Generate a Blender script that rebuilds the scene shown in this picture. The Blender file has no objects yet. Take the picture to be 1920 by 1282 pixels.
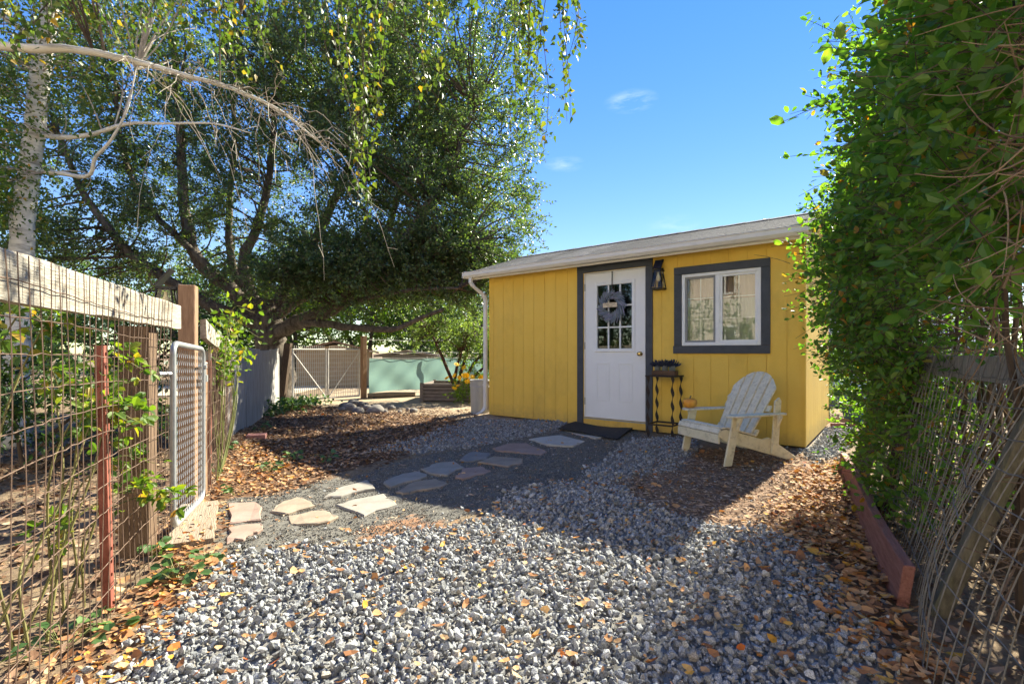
import bpy, bmesh, math, random
import numpy as np
from mathutils import Vector, Matrix

R = math.radians
rng = np.random.default_rng(11)
random.seed(11)
scene = bpy.context.scene
col = scene.collection

# ------------------------------------------------------------------ camera, sky, sun, exposure
FPX, CX, HY, CAMZ = 914.0, 960.0, 661.0, 1.10        # focal length in photo pixels, horizon row, eye height
cam_d = bpy.data.cameras.new('camera')
cam_d.sensor_width = 36.0
cam_d.lens = 36.0 * FPX / 1920.0
cam_d.shift_y = 20.0 / 1920.0
cam_d.clip_start = 0.05
cam_d.clip_end = 3000.0
cam = bpy.data.objects.new('camera', cam_d)
cam.location = (0, 0, CAMZ)
cam.rotation_euler = (R(90), 0, 0)
col.objects.link(cam)
scene.camera = cam

SUN_AZ, SUN_EL = R(42.5), R(35.5)                    # azimuth measured from +Y towards +X
SUN = np.array([math.sin(SUN_AZ) * math.cos(SUN_EL), math.cos(SUN_AZ) * math.cos(SUN_EL), math.sin(SUN_EL)])
world = bpy.data.worlds.new('World')
scene.world = world
world.use_nodes = True
wn, wl = world.node_tree.nodes, world.node_tree.links
wn.clear()
w_out = wn.new('ShaderNodeOutputWorld')
w_bg = wn.new('ShaderNodeBackground')
w_bg.inputs['Strength'].default_value = 0.099
sky = wn.new('ShaderNodeTexSky')
sky.sky_type = 'NISHITA'
sky.sun_disc = False
sky.sun_elevation = SUN_EL
sky.sun_rotation = SUN_AZ
sky.air_density = 1.0
sky.dust_density = 0.0
sky.ozone_density = 3.0
w_tc = wn.new('ShaderNodeTexCoord')
# a few thin wisps of cloud high in the sky
w_noise = wn.new('ShaderNodeTexNoise')
w_noise.inputs['Scale'].default_value = 15.0
w_noise.inputs['Detail'].default_value = 7.0
w_noise.inputs['Roughness'].default_value = 0.62
w_map = wn.new('ShaderNodeMapping')
w_map.inputs['Scale'].default_value = (1.0, 1.0, 4.0)
wl.new(w_tc.outputs['Generated'], w_map.inputs['Vector'])
wl.new(w_map.outputs['Vector'], w_noise.inputs['Vector'])
acc = None
for (cx, cy, cz, rad, hi) in [(.244, 1, .515, .050, .62), (.107, 1, .386, .042, .42), (.33, 1, .262, .055, .30),
                              (-.9, .6, .55, .09, .6), (-.5, -1, .6, .12, .6), (1.2, -.4, .7, .10, .6),
                              (.2, -1, .3, .12, .5), (-1.1, .2, .35, .10, .5)]:
    d = Vector((cx, cy, cz)).normalized()
    sub = wn.new('ShaderNodeVectorMath'); sub.operation = 'SUBTRACT'
    sub.inputs[1].default_value = d
    wl.new(w_tc.outputs['Generated'], sub.inputs[0])
    scl = wn.new('ShaderNodeVectorMath'); scl.operation = 'MULTIPLY'
    scl.inputs[1].default_value = (1, 1, 2.6)
    wl.new(sub.outputs[0], scl.inputs[0])
    ln = wn.new('ShaderNodeVectorMath'); ln.operation = 'LENGTH'
    wl.new(scl.outputs[0], ln.inputs[0])
    mr = wn.new('ShaderNodeMapRange')
    mr.inputs['From Min'].default_value = rad
    mr.inputs['From Max'].default_value = 0.0
    mr.inputs['To Min'].default_value = 0.0
    mr.inputs['To Max'].default_value = hi
    wl.new(ln.outputs['Value'], mr.inputs['Value'])
    if acc is None:
        acc = mr.outputs[0]
    else:
        mx = wn.new('ShaderNodeMath'); mx.operation = 'MAXIMUM'
        wl.new(acc, mx.inputs[0]); wl.new(mr.outputs[0], mx.inputs[1])
        acc = mx.outputs[0]
w_thr = wn.new('ShaderNodeMapRange')
w_thr.inputs['From Min'].default_value = 0.44
w_thr.inputs['From Max'].default_value = 0.72
wl.new(w_noise.outputs['Fac'], w_thr.inputs['Value'])
w_mul = wn.new('ShaderNodeMath'); w_mul.operation = 'MULTIPLY'
wl.new(acc, w_mul.inputs[0]); wl.new(w_thr.outputs[0], w_mul.inputs[1])
w_mix = wn.new('ShaderNodeMix'); w_mix.data_type = 'RGBA'
w_mix.inputs['B'].default_value = (1.9, 2.2, 2.7, 1)
wl.new(w_mul.outputs[0], w_mix.inputs['Factor'])
w_hs = wn.new('ShaderNodeHueSaturation')
w_hs.inputs['Saturation'].default_value = 2.0
w_hs.inputs['Hue'].default_value = 0.529
w_gm = wn.new('ShaderNodeGamma')
w_gm.inputs['Gamma'].default_value = 0.5
wl.new(sky.outputs['Color'], w_gm.inputs['Color'])
wl.new(w_gm.outputs['Color'], w_hs.inputs['Color'])
wl.new(w_hs.outputs['Color'], w_mix.inputs['A'])
wl.new(w_mix.outputs['Result'], w_bg.inputs['Color'])
wl.new(w_bg.outputs[0], w_out.inputs['Surface'])

sun_d = bpy.data.lights.new('sun', 'SUN')
sun_d.energy = 2.95
sun_d.angle = R(0.55)
sun_d.color = (1.0, 0.955, 0.88)
sun_o = bpy.data.objects.new('sun', sun_d)
sun_o.rotation_euler = Vector(SUN).to_track_quat('Z', 'Y').to_euler()
sun_o.location = (10, 12, 14)
col.objects.link(sun_o)

vs = scene.view_settings
vs.view_transform = 'Standard'
vs.look = 'None'
vs.exposure = 2.74
vs.gamma = 1.0
vs.use_curve_mapping = False
vs.use_white_balance = True
vs.white_balance_temperature = 7300
vs.white_balance_tint = 2
scene.cycles.max_bounces = 7
scene.cycles.diffuse_bounces = 4
scene.cycles.transparent_max_bounces = 16
scene.cycles.use_denoising = True

# ------------------------------------------------------------------ layout
def gp(px, py, z=0.0):
    """ground point (at height z) that the photo shows at a pixel"""
    Y = FPX * (CAMZ - z) / (py - HY)
    return np.array([(px - CX) / FPX * Y, Y])

def at(px, py, Y):
    """point at distance Y that the photo shows at a pixel"""
    return np.array([(px - CX) / FPX * Y, Y, CAMZ + (HY - py) / FPX * Y])

SO = np.array([-0.38, 8.10])                          # shed origin: front-left corner
SA = R(-38.26)
SU = np.array([math.cos(SA), math.sin(SA)])           # along the front, to the right
SN = np.array([-math.sin(SA), math.cos(SA)])          # into the shed
SL, SD = 4.54, 2.30

def hgt(x, y):
    x = np.asarray(x, float); y = np.asarray(y, float)
    lx = (x - SO[0]) * SU[0] + (y - SO[1]) * SU[1]
    ly = (x - SO[0]) * SN[0] + (y - SO[1]) * SN[1]
    d = np.clip(-ly, 0, None)
    side = np.clip(np.maximum(-lx, lx - SL), 0, None)
    h = 0.05 * np.exp(-(d / 1.1) ** 2 - (side / 1.2) ** 2)
    near = np.exp(-((np.hypot(x, y) / 14.0) ** 4))
    h = h + near * (0.012 * np.sin(2.1 * x + .7) * np.cos(1.7 * y) + 0.008 * np.sin(4.3 * x - 1.1 * y))
    h = h + 0.10 * np.exp(-((x + 3.3) / .8) ** 2 - ((y - 5.9) / 1.1) ** 2)
    return h

def hz(x, y):
    return float(hgt(x, y))

# ------------------------------------------------------------------ geometry helpers
BOXF = np.array([(0, 3, 2, 1), (4, 5, 6, 7), (0, 1, 5, 4), (1, 2, 6, 5), (2, 3, 7, 6), (3, 0, 4, 7)])

def unit(a):
    a = np.asarray(a, float)
    return a / np.maximum(np.linalg.norm(a, axis=-1, keepdims=True), 1e-9)

def rvec(n):
    return unit(rng.normal(size=(n, 3)))

class Geo:
    def __init__(self):
        self.v, self.f, self.n = [], [], 0
    def add(self, V, F):
        V = np.asarray(V, float).reshape(-1, 3)
        self.v.append(V)
        if isinstance(F, np.ndarray):
            self.f.append(F + self.n)
        else:
            for f in F:
                self.f.append(np.array([f]) + self.n)
        self.n += len(V)
        return self
    def box(self, a, b, M=None):
        x0, y0, z0 = np.minimum(a, b); x1, y1, z1 = np.maximum(a, b)
        V = np.array([(x0, y0, z0), (x1, y0, z0), (x1, y1, z0), (x0, y1, z0), (x0, y0, z1), (x1, y0, z1), (x1, y1, z1), (x0, y1, z1)])
        if M is not None:
            V = V @ np.array(M.to_3x3()).T + np.array(M.translation)
        return self.add(V, BOXF)
    def bar(self, p, q, w, t, up=(0, 0, 1)):
        """rectangular bar from p to q: w across, t along 'up'"""
        p, q = np.asarray(p, float), np.asarray(q, float)
        d = unit(q - p); s = unit(np.cross(d, up)); n = np.cross(s, d)
        V = [c + s * w / 2 * a + n * t / 2 * b for c in (p, q) for a, b in ((-1, -1), (1, -1), (1, 1), (-1, 1))]
        return self.add(V, BOXF)
    def loft(self, rings, cap=True):
        rings = [np.asarray(r, float) for r in rings]
        k, m = len(rings[0]), len(rings)
        V = np.concatenate(rings)
        i = np.arange(m - 1)[:, None] * k
        j = np.arange(k)[None, :]
        F = np.stack([i + j, i + (j + 1) % k, i + k + (j + 1) % k, i + k + j], -1).reshape(-1, 4)
        self.add(V, F)
        if cap:
            b = self.n - len(V)
            self.f.append(np.array([list(range(k))[::-1]]) + b)
            self.f.append(np.array([list(range((m - 1) * k, m * k))]) + b)
        return self
    def tube(self, pts, rad, n=8, cap=True):
        pts = np.asarray(pts, float)
        rad = np.full(len(pts), rad) if np.isscalar(rad) else np.asarray(rad, float)
        T = unit(np.gradient(pts, axis=0))
        ref = np.array([0, 0, 1.0]) if abs(T[0, 2]) < .9 else np.array([1.0, 0, 0])
        rings, b = [], None
        for p, t, r in zip(pts, T, rad):
            b = unit(np.cross(t, ref)) if b is None else unit(b - t * np.dot(b, t))
            c = np.cross(t, b)
            a = np.linspace(0, 2 * np.pi, n, endpoint=False)
            rings.append(p + r * (np.cos(a)[:, None] * b + np.sin(a)[:, None] * c))
        return self.loft(rings, cap)
    def lathe(self, prof, n=20, c=(0, 0, 0), sx=None):
        a = np.linspace(0, 2 * np.pi, n, endpoint=False)
        rings = [np.stack([c[0] + r * np.cos(a), c[1] + r * np.sin(a), np.full(n, c[2] + z)], 1) for r, z in prof]
        return self.loft(rings)
    def prism(self, poly, fn0, fn1):
        """poly: 2D points; fn0/fn1 map (u,v) to the two 3D faces"""
        A = [fn0(u, v) for u, v in poly]; B = [fn1(u, v) for u, v in poly]
        return self.loft([A, B])
    def mesh(self, name, smooth=False):
        me = bpy.data.meshes.new(name)
        if not self.v:
            return me
        V = np.concatenate(self.v)
        tot = np.concatenate([np.full(len(f), f.shape[1]) for f in self.f])
        idx = np.concatenate([f.ravel() for f in self.f])
        me.vertices.add(len(V)); me.vertices.foreach_set('co', V.astype(np.float32).ravel())
        me.loops.add(len(idx)); me.loops.foreach_set('vertex_index', idx.astype(np.int32))
        me.polygons.add(len(tot))
        me.polygons.foreach_set('loop_start', np.concatenate([[0], np.cumsum(tot)[:-1]]).astype(np.int32))
        me.update(calc_edges=True)
        me.polygons.foreach_set('use_smooth', np.full(len(tot), bool(smooth)))
        return me
    def build(self, name, mat, parent=None, smooth=False, bevel=0, loc=None):
        me = self.mesh(name, smooth)
        me.materials.append(mat)
        return link(name, me, parent, bevel, loc)

def link(name, me, parent=None, bevel=0, loc=None):
    o = bpy.data.objects.new(name, me)
    col.objects.link(o)
    if parent is not None:
        o.parent = parent
    if loc is not None:
        o.location = loc
    if bevel:
        m = o.modifiers.new('bevel', 'BEVEL')
        m.width = bevel; m.segments = 1; m.limit_method = 'ANGLE'; m.angle_limit = R(40)
    return o

def tag(o, label, cat, group=None):
    o['label'] = label; o['category'] = cat
    if group:
        o['group'] = group
    return o

def thing(name, label, cat, loc=(0, 0, 0), rz=0.0, group=None):
    o = bpy.data.objects.new(name, None)
    o.empty_display_size = .1
    o.location = loc; o.rotation_euler = (0, 0, rz)
    col.objects.link(o)
    return tag(o, label, cat, group)

def tubes(paths, r0, r1=None, sides=3):
    """many thin tubes at once: paths (n,m,3)"""
    P = np.asarray(paths, float)
    n, m, _ = P.shape
    r1 = r0 if r1 is None else r1
    r0 = np.broadcast_to(np.asarray(r0, float), (n,)); r1 = np.broadcast_to(np.asarray(r1, float), (n,))
    rad = r0[:, None] + (r1 - r0)[:, None] * np.linspace(0, 1, m)[None]
    T = unit(np.gradient(P, axis=1))
    mean = unit(P[:, -1] - P[:, 0])
    ref = np.where(np.abs(mean[:, 2:3]) < .8, np.array([[0, 0, 1.0]]), np.array([[1.0, 0.1, 0]]))
    B = unit(np.cross(T, ref[:, None, :])); C = np.cross(T, B)
    a = np.linspace(0, 2 * np.pi, sides, endpoint=False)
    V = P[:, :, None] + rad[:, :, None, None] * (np.cos(a)[None, None, :, None] * B[:, :, None] + np.sin(a)[None, None, :, None] * C[:, :, None])
    i = (np.arange(n) * m * sides)[:, None, None] + (np.arange(m - 1) * sides)[None, :, None]
    j = np.arange(sides)[None, None]; j2 = (j + 1) % sides
    F = np.stack([i + j, i + j2, i + sides + j2, i + sides + j], -1).reshape(-1, 4)
    return V.reshape(-1, 3), F

DIAMOND = (np.array([(0, 0, 0), (.45, .5, .07), (1, 0, 0), (.45, -.5, .07)]), np.array([(0, 2, 1), (0, 3, 2)]))
OVAL = (np.array([(0, 0, 0), (.35, 0, 0), (.7, 0, -.02), (1, 0, -.07), (.26, .40, .10), (.68, .44, .10), (.26, -.40, .10), (.68, -.44, .07)]),
        np.array([(0, 1, 4), (1, 2, 5), (1, 5, 4), (2, 3, 5), (0, 6, 1), (1, 7, 2), (1, 6, 7), (2, 7, 3)]))
BIRCH = (np.array([(0, 0, 0), (.25, .46, .05), (1, 0, -.08), (.25, -.46, .05), (.4, 0, -.02)]),
         np.array([(0, 4, 1), (4, 2, 1), (0, 3, 4), (4, 3, 2)]))
CURL = (np.array([(0, 0, .12), (.3, .42, .0), (.5, 0, .02), (1, 0, .16), (.3, -.42, .10), (.75, .30, .05), (.75, -.30, .14)]),
        np.array([(0, 2, 1), (0, 4, 2), (1, 2, 5), (2, 3, 5), (2, 4, 6), (2, 6, 3)]))

def leaf_frames(A, Nn):
    A = unit(A); B = unit(np.cross(Nn, A)); C = np.cross(A, B)
    return A, B, C

def leaves(P, A, Nn, L, W, tmpl=DIAMOND):
    A, B, C = leaf_frames(A, Nn)
    n = len(P)
    L = np.broadcast_to(L, (n,))[:, None, None]; W = np.broadcast_to(W, (n,))[:, None, None]
    T, F = tmpl
    V = P[:, None] + L * T[None, :, 0:1] * A[:, None] + W * T[None, :, 1:2] * B[:, None] + L * T[None, :, 2:3] * C[:, None]
    FF = (np.arange(n) * len(T))[:, None, None] + F[None]
    return V.reshape(-1, 3), FF.reshape(-1, F.shape[1])

def shoot_leaves(S, D, Ln, per, off=.02, grav=0.0, up=.6, along=.7):
    """leaves set along straight or drooping shoots; returns positions, axes, normals"""
    n = len(S)
    t = (np.arange(per)[None] + rng.uniform(0, 1, (n, per))) / per
    tl = t * Ln[:, None]
    P = S[:, None] + D[:, None] * tl[..., None]
    P[..., 2] -= grav * tl ** 2
    P = P.reshape(-1, 3) + rng.normal(size=(n * per, 3)) * off
    DD = np.repeat(D, per, axis=0)
    A = unit(DD * along + rvec(n * per))
    Nn = unit(rvec(n * per) + np.array([0, 0, up]))
    return P, A, Nn

def in_poly(P, poly):
    poly = np.asarray(poly, float)
    x, y = P[:, 0], P[:, 1]
    r = np.zeros(len(P), bool)
    j = len(poly) - 1
    for i in range(len(poly)):
        xi, yi = poly[i]; xj, yj = poly[j]
        if yi != yj:
            r ^= ((yi > y) != (yj > y)) & (x < (xj - xi) * (y - yi) / (yj - yi) + xi)
        j = i
    return r

def poly_dist(P, poly):
    """distance to polygon outline"""
    poly = np.asarray(poly, float)
    best = np.full(len(P), 1e9)
    for i in range(len(poly)):
        a, b = poly[i], poly[(i + 1) % len(poly)]
        ab = b - a
        t = np.clip(((P - a) @ ab) / max(ab @ ab, 1e-9), 0, 1)
        best = np.minimum(best, np.linalg.norm(P - a - t[:, None] * ab, axis=1))
    return best

def poly_in_soft(P, poly, jit):
    """inside test with a ragged edge"""
    ins = in_poly(P, poly)
    sd = np.where(ins, 1, -1) * poly_dist(P, poly)
    wob = jit * (np.sin(7.3 * P[:, 0] + 2.1 * P[:, 1]) * .5 + np.sin(3.1 * P[:, 1] - 5.2 * P[:, 0]) * .5)
    return sd + wob + rng.normal(size=len(P)) * jit * .6 > 0

def rot_rand(n):
    q = unit(rng.normal(size=(n, 4)))
    w, x, y, z = q.T
    return np.stack([np.stack([1 - 2 * (y * y + z * z), 2 * (x * y - z * w), 2 * (x * z + y * w)], -1),
                     np.stack([2 * (x * y + z * w), 1 - 2 * (x * x + z * z), 2 * (y * z - x * w)], -1),
                     np.stack([2 * (x * z - y * w), 2 * (y * z + x * w), 1 - 2 * (x * x + y * y)], -1)], -2)

def hull(npts, flat=.7, seed=0):
    r = np.random.default_rng(seed)
    bm = bmesh.new()
    for p in unit(r.normal(size=(npts, 3))) * r.uniform(.75, 1.0, (npts, 1)) * np.array([1, .8, flat]):
        bm.verts.new(p)
    res = bmesh.ops.convex_hull(bm, input=bm.verts)
    loose = [v for v in bm.verts if not v.link_faces]
    bmesh.ops.delete(bm, geom=loose, context='VERTS')
    bmesh.ops.triangulate(bm, faces=bm.faces)
    bm.verts.index_update()
    V = np.array([v.co[:] for v in bm.verts]); F = np.array([[v.index for v in f.verts] for f in bm.faces])
    bm.free()
    return V, F

def scatter_hulls(g, P, size, variants, tilt=True):
    k = rng.integers(0, len(variants), len(P))
    for i, (V, F) in enumerate(variants):
        m = k == i
        if not m.any():
            continue
        n = int(m.sum())
        M = rot_rand(n)
        VV = np.einsum('nij,kj->nki', M, V) * size[m][:, None, None] + P[m][:, None]
        FF = (np.arange(n) * len(V))[:, None, None] + F[None]
        g.add(VV.reshape(-1, 3), FF.reshape(-1, 3))

# ------------------------------------------------------------------ materials
def nodes(name):
    m = bpy.data.materials.new(name); m.use_nodes = True
    nt = m.node_tree
    return m, nt.nodes, nt.links, nt.nodes['Principled BSDF']

def ramp(N, stops):
    r = N.new('ShaderNodeValToRGB')
    e = r.color_ramp.elements
    while len(e) < len(stops):
        e.new(.5)
    for el, (p, c) in zip(e, stops):
        el.position = p; el.color = (*c, 1)
    return r

def mat(name, c1, c2=None, scale=6.0, rough=.7, stretch=(1, 1, 1), bump=0.0, bscale=None, bstretch=None, metal=0.0, spec=.3,
        island=0.0, dirt=None, dirt_amt=.4, dirt_scale=2.0, detail=6.0, lo=.35, hi=.68):
    m, N, L, bs = nodes(name)
    c2 = c2 or tuple(min(1, c * 1.25) for c in c1)
    tc = N.new('ShaderNodeTexCoord')
    mp = N.new('ShaderNodeMapping'); mp.inputs['Scale'].default_value = stretch
    L.new(tc.outputs['Object'], mp.inputs['Vector'])
    nz = N.new('ShaderNodeTexNoise'); nz.inputs['Scale'].default_value = scale; nz.inputs['Detail'].default_value = detail
    nz.inputs['Roughness'].default_value = .65
    L.new(mp.outputs[0], nz.inputs['Vector'])
    rp = ramp(N, [(lo, c1), (hi, c2)])
    L.new(nz.outputs['Fac'], rp.inputs['Fac'])
    out = rp.outputs['Color']
    if dirt:
        dn = N.new('ShaderNodeTexNoise'); dn.inputs['Scale'].default_value = dirt_scale; dn.inputs['Detail'].default_value = 8
        dn.inputs['Roughness'].default_value = .7
        L.new(mp.outputs[0], dn.inputs['Vector'])
        dr = N.new('ShaderNodeMapRange'); dr.inputs['From Min'].default_value = .5; dr.inputs['From Max'].default_value = .72
        dr.inputs['To Max'].default_value = dirt_amt
        L.new(dn.outputs['Fac'], dr.inputs['Value'])
        mx = N.new('ShaderNodeMix'); mx.data_type = 'RGBA'; mx.inputs['B'].default_value = (*dirt, 1)
        L.new(dr.outputs[0], mx.inputs['Factor']); L.new(out, mx.inputs['A'])
        out = mx.outputs['Result']
    if island:
        ge = N.new('ShaderNodeNewGeometry')
        mr = N.new('ShaderNodeMapRange'); mr.inputs['To Min'].default_value = 1 - island; mr.inputs['To Max'].default_value = 1 + island
        L.new(ge.outputs['Random Per Island'], mr.inputs['Value'])
        hs = N.new('ShaderNodeHueSaturation')
        L.new(mr.outputs[0], hs.inputs['Value']); L.new(out, hs.inputs['Color'])
        out = hs.outputs['Color']
    L.new(out, bs.inputs['Base Color'])
    bs.inputs['Roughness'].default_value = rough
    bs.inputs['Metallic'].default_value = metal
    bs.inputs['Specular IOR Level'].default_value = spec
    if bump:
        mp2 = mp
        if bstretch:
            mp2 = N.new('ShaderNodeMapping'); mp2.inputs['Scale'].default_value = bstretch
            L.new(tc.outputs['Object'], mp2.inputs['Vector'])
        bn = N.new('ShaderNodeTexNoise'); bn.inputs['Scale'].default_value = bscale or scale; bn.inputs['Detail'].default_value = 8
        L.new(mp2.outputs[0], bn.inputs['Vector'])
        bp = N.new('ShaderNodeBump'); bp.inputs['Strength'].default_value = bump; bp.inputs['Distance'].default_value = .01
        L.new(bn.outputs['Fac'], bp.inputs['Height']); L.new(bp.outputs[0], bs.inputs['Normal'])
    return m

def isl_mat(name, stops, rough=.8, speck=0.0, sscale=120, spec=.3, bump=0.0, bscale=60, trans=0.0, tcol=(1.5, 1.6, .6)):
    """colour picked per separate piece (stone, leaf); trans adds light passing through (leaves)"""
    m, N, L, bs = nodes(name)
    ge = N.new('ShaderNodeNewGeometry')
    rp = ramp(N, stops)
    L.new(ge.outputs['Random Per Island'], rp.inputs['Fac'])
    out = rp.outputs['Color']
    tc = N.new('ShaderNodeTexCoord')
    if speck:
        nz = N.new('ShaderNodeTexNoise'); nz.inputs['Scale'].default_value = sscale; nz.inputs['Detail'].default_value = 3
        L.new(tc.outputs['Object'], nz.inputs['Vector'])
        mr = N.new('ShaderNodeMapRange'); mr.inputs['From Min'].default_value = .3; mr.inputs['From Max'].default_value = .7
        mr.inputs['To Min'].default_value = 1 - speck; mr.inputs['To Max'].default_value = 1 + speck
        L.new(nz.outputs['Fac'], mr.inputs['Value'])
        hs = N.new('ShaderNodeHueSaturation')
        L.new(mr.outputs[0], hs.inputs['Value']); L.new(out, hs.inputs['Color'])
        out = hs.outputs['Color']
    L.new(out, bs.inputs['Base Color'])
    bs.inputs['Roughness'].default_value = rough
    bs.inputs['Specular IOR Level'].default_value = spec
    if bump:
        bn = N.new('ShaderNodeTexNoise'); bn.inputs['Scale'].default_value = bscale; bn.inputs['Detail'].default_value = 4
        L.new(tc.outputs['Object'], bn.inputs['Vector'])
        bp = N.new('ShaderNodeBump'); bp.inputs['Strength'].default_value = bump; bp.inputs['Distance'].default_value = .01
        L.new(bn.outputs['Fac'], bp.inputs['Height']); L.new(bp.outputs[0], bs.inputs['Normal'])
    if trans:
        tr = N.new('ShaderNodeBsdfTranslucent')
        mc = N.new('ShaderNodeMix'); mc.data_type = 'RGBA'; mc.blend_type = 'MULTIPLY'
        mc.inputs['Factor'].default_value = 1; mc.inputs['B'].default_value = (*tcol, 1)
        L.new(out, mc.inputs['A']); L.new(mc.outputs['Result'], tr.inputs['Color'])
        ms = N.new('ShaderNodeMixShader'); ms.inputs['Fac'].default_value = trans
        L.new(bs.outputs[0], ms.inputs[1]); L.new(tr.outputs[0], ms.inputs[2])
        L.new(ms.outputs[0], N['Material Output'].inputs['Surface'])
    return m

def obj_mat(name, stops, rough=.6, trans=.35, tcol=(1.5, 1.6, .6), spec=.4):
    """leaf colour picked per object"""
    m = isl_mat(name, stops, rough, trans=trans, tcol=tcol, spec=spec)
    N, L = m.node_tree.nodes, m.node_tree.links
    oi = N.new('ShaderNodeObjectInfo')
    rp = [n for n in N if n.type == 'VALTORGB'][0]
    L.new(oi.outputs['Random'], rp.inputs['Fac'])
    return m

def glass_mat(name, tint=(.9, .95, .93), ior=1.5, rough=0.0):
    m, N, L, bs = nodes(name)
    N.remove(bs)
    fr = N.new('ShaderNodeFresnel'); fr.inputs['IOR'].default_value = ior
    gl = N.new('ShaderNodeBsdfGlossy'); gl.inputs['Roughness'].default_value = rough
    tp = N.new('ShaderNodeBsdfTransparent'); tp.inputs['Color'].default_value = (*tint, 1)
    mx = N.new('ShaderNodeMixShader')
    L.new(fr.outputs[0], mx.inputs[0]); L.new(tp.outputs[0], mx.inputs[1]); L.new(gl.outputs[0], mx.inputs[2])
    L.new(mx.outputs[0], N['Material Output'].inputs['Surface'])
    return m

def cloth_mat(name, c, trans=.5, bump=.3):
    m = mat(name, c, tuple(min(1, x * 1.12) for x in c), scale=8, rough=.8, bump=bump, bscale=3)
    N, L = m.node_tree.nodes, m.node_tree.links
    tr = N.new('ShaderNodeBsdfTranslucent'); tr.inputs['Color'].default_value = (*c, 1)
    ms = N.new('ShaderNodeMixShader'); ms.inputs['Fac'].default_value = trans
    L.new(N['Principled BSDF'].outputs[0], ms.inputs[1]); L.new(tr.outputs[0], ms.inputs[2])
    L.new(ms.outputs[0], N['Material Output'].inputs['Surface'])
    return m

M = {}
M['yellow'] = mat('yellow_paint', (.79, .50, .085), (.85, .56, .11), scale=3, rough=.65, stretch=(1, 1, .5), bump=.35, bscale=14, bstretch=(3, 3, 14), dirt=(.42, .25, .05), dirt_amt=.35, dirt_scale=1.6)
def splash(m):
    # soil splashed on the foot of the wall
    N, L = m.node_tree.nodes, m.node_tree.links
    bs = N['Principled BSDF']; src = bs.inputs['Base Color'].links[0].from_socket
    tc = N.new('ShaderNodeTexCoord'); sx = N.new('ShaderNodeSeparateXYZ'); L.new(tc.outputs['Object'], sx.inputs[0])
    mr = N.new('ShaderNodeMapRange'); mr.inputs['From Min'].default_value = .42; mr.inputs['From Max'].default_value = .06; L.new(sx.outputs['Z'], mr.inputs['Value'])
    nz = N.new('ShaderNodeTexNoise'); nz.inputs['Scale'].default_value = 11; nz.inputs['Detail'].default_value = 9; nz.inputs['Roughness'].default_value = .75
    L.new(tc.outputs['Object'], nz.inputs['Vector'])
    ad = N.new('ShaderNodeMath'); ad.operation = 'MULTIPLY'; L.new(mr.outputs[0], ad.inputs[0]); L.new(nz.outputs['Fac'], ad.inputs[1])
    m2 = N.new('ShaderNodeMapRange'); m2.inputs['From Min'].default_value = .18; m2.inputs['From Max'].default_value = .62; m2.inputs['To Max'].default_value = .6; L.new(ad.outputs[0], m2.inputs['Value'])
    mx = N.new('ShaderNodeMix'); mx.data_type = 'RGBA'; mx.inputs['B'].default_value = (.30, .19, .09, 1)
    L.new(m2.outputs[0], mx.inputs['Factor']); L.new(src, mx.inputs['A']); L.new(mx.outputs['Result'], bs.inputs['Base Color'])
splash(M['yellow'])
M['slate'] = mat('slate_paint', (.050, .056, .066), (.072, .078, .088), scale=8, rough=.6, bump=.3, bscale=20, bstretch=(4, 4, 4))
M['doorwhite'] = mat('door_white_paint', (.76, .77, .77), (.80, .81, .81), scale=3, rough=.45, spec=.4)
M['vinyl'] = mat('white_vinyl', (.76, .76, .74), (.82, .82, .80), scale=4, rough=.4, spec=.4)
M['gutter'] = mat('gutter_paint', (.72, .69, .62), (.78, .75, .69), scale=3, rough=.45, dirt=(.35, .33, .28), dirt_amt=.3, dirt_scale=3)
M['shingle'] = mat('asphalt_shingle', (.135, .131, .127), (.215, .208, .20), scale=60, rough=.95, island=.3, bump=.6, bscale=150, spec=.1)
M['skid'] = mat('dark_skid_wood', (.030, .024, .018), (.06, .045, .03), scale=9, rough=.9)
M['interior'] = mat('interior_wall', (.42, .33, .28), (.46, .37, .31), scale=2, rough=.9)
M['curtain'] = cloth_mat('curtain_cloth', (.56, .58, .53), .2)
M['pink_reflection'] = cloth_mat('house_reflection_cloth', (.56, .40, .33), .2)  # mirrored pink of the house put into a cloth colour
M['screen'] = mat('insect_screen', (.25, .25, .24), (.30, .30, .28), scale=40, rough=.8)
M['glass'] = glass_mat('window_glass', (.93, .95, .94), 1.65)
M['doorglass'] = glass_mat('door_glass', (.45, .5, .48), 1.7)
M['brass'] = mat('brass', (.75, .48, .16), (.85, .58, .22), scale=8, rough=.25, metal=1.0)
M['black'] = mat('black_metal', (.012, .012, .013), (.025, .024, .024), scale=9, rough=.5)
M['solar'] = mat('solar_cell', (.010, .014, .035), (.014, .020, .05), scale=4, rough=.15, spec=.6)
M['lampglass'] = glass_mat('lantern_glass', (.9, .9, .85), 1.45)
M['bulb'] = mat('frosted_bulb', (.75, .62, .35), (.85, .75, .5), scale=9, rough=.3)
M['lavender'] = isl_mat('dried_lavender', [(0, (.13, .16, .22)), (.4, (.22, .27, .34)), (.7, (.20, .25, .23)), (1, (.33, .30, .48))], rough=.9)
M['lavdark'] = isl_mat('potted_lavender', [(0, (.018, .020, .045)), (.6, (.045, .05, .10)), (1, (.03, .045, .035))], rough=.9)
M['signwood'] = mat('sign_wood', (.62, .50, .33), (.72, .60, .42), scale=6, rough=.6)
M['ink'] = mat('sign_ink', (.12, .07, .03), rough=.8)
M['iron'] = mat('brown_iron', (.022, .015, .012), (.05, .033, .025), scale=20, rough=.6)
M['traywood'] = mat('tray_wood', (.07, .04, .024), (.15, .09, .055), scale=6, stretch=(1, 6, 6), rough=.85, bump=.3)
M['tin'] = mat('galvanised_tin', (.28, .31, .32), (.42, .45, .46), scale=14, rough=.45, metal=.5)
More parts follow.
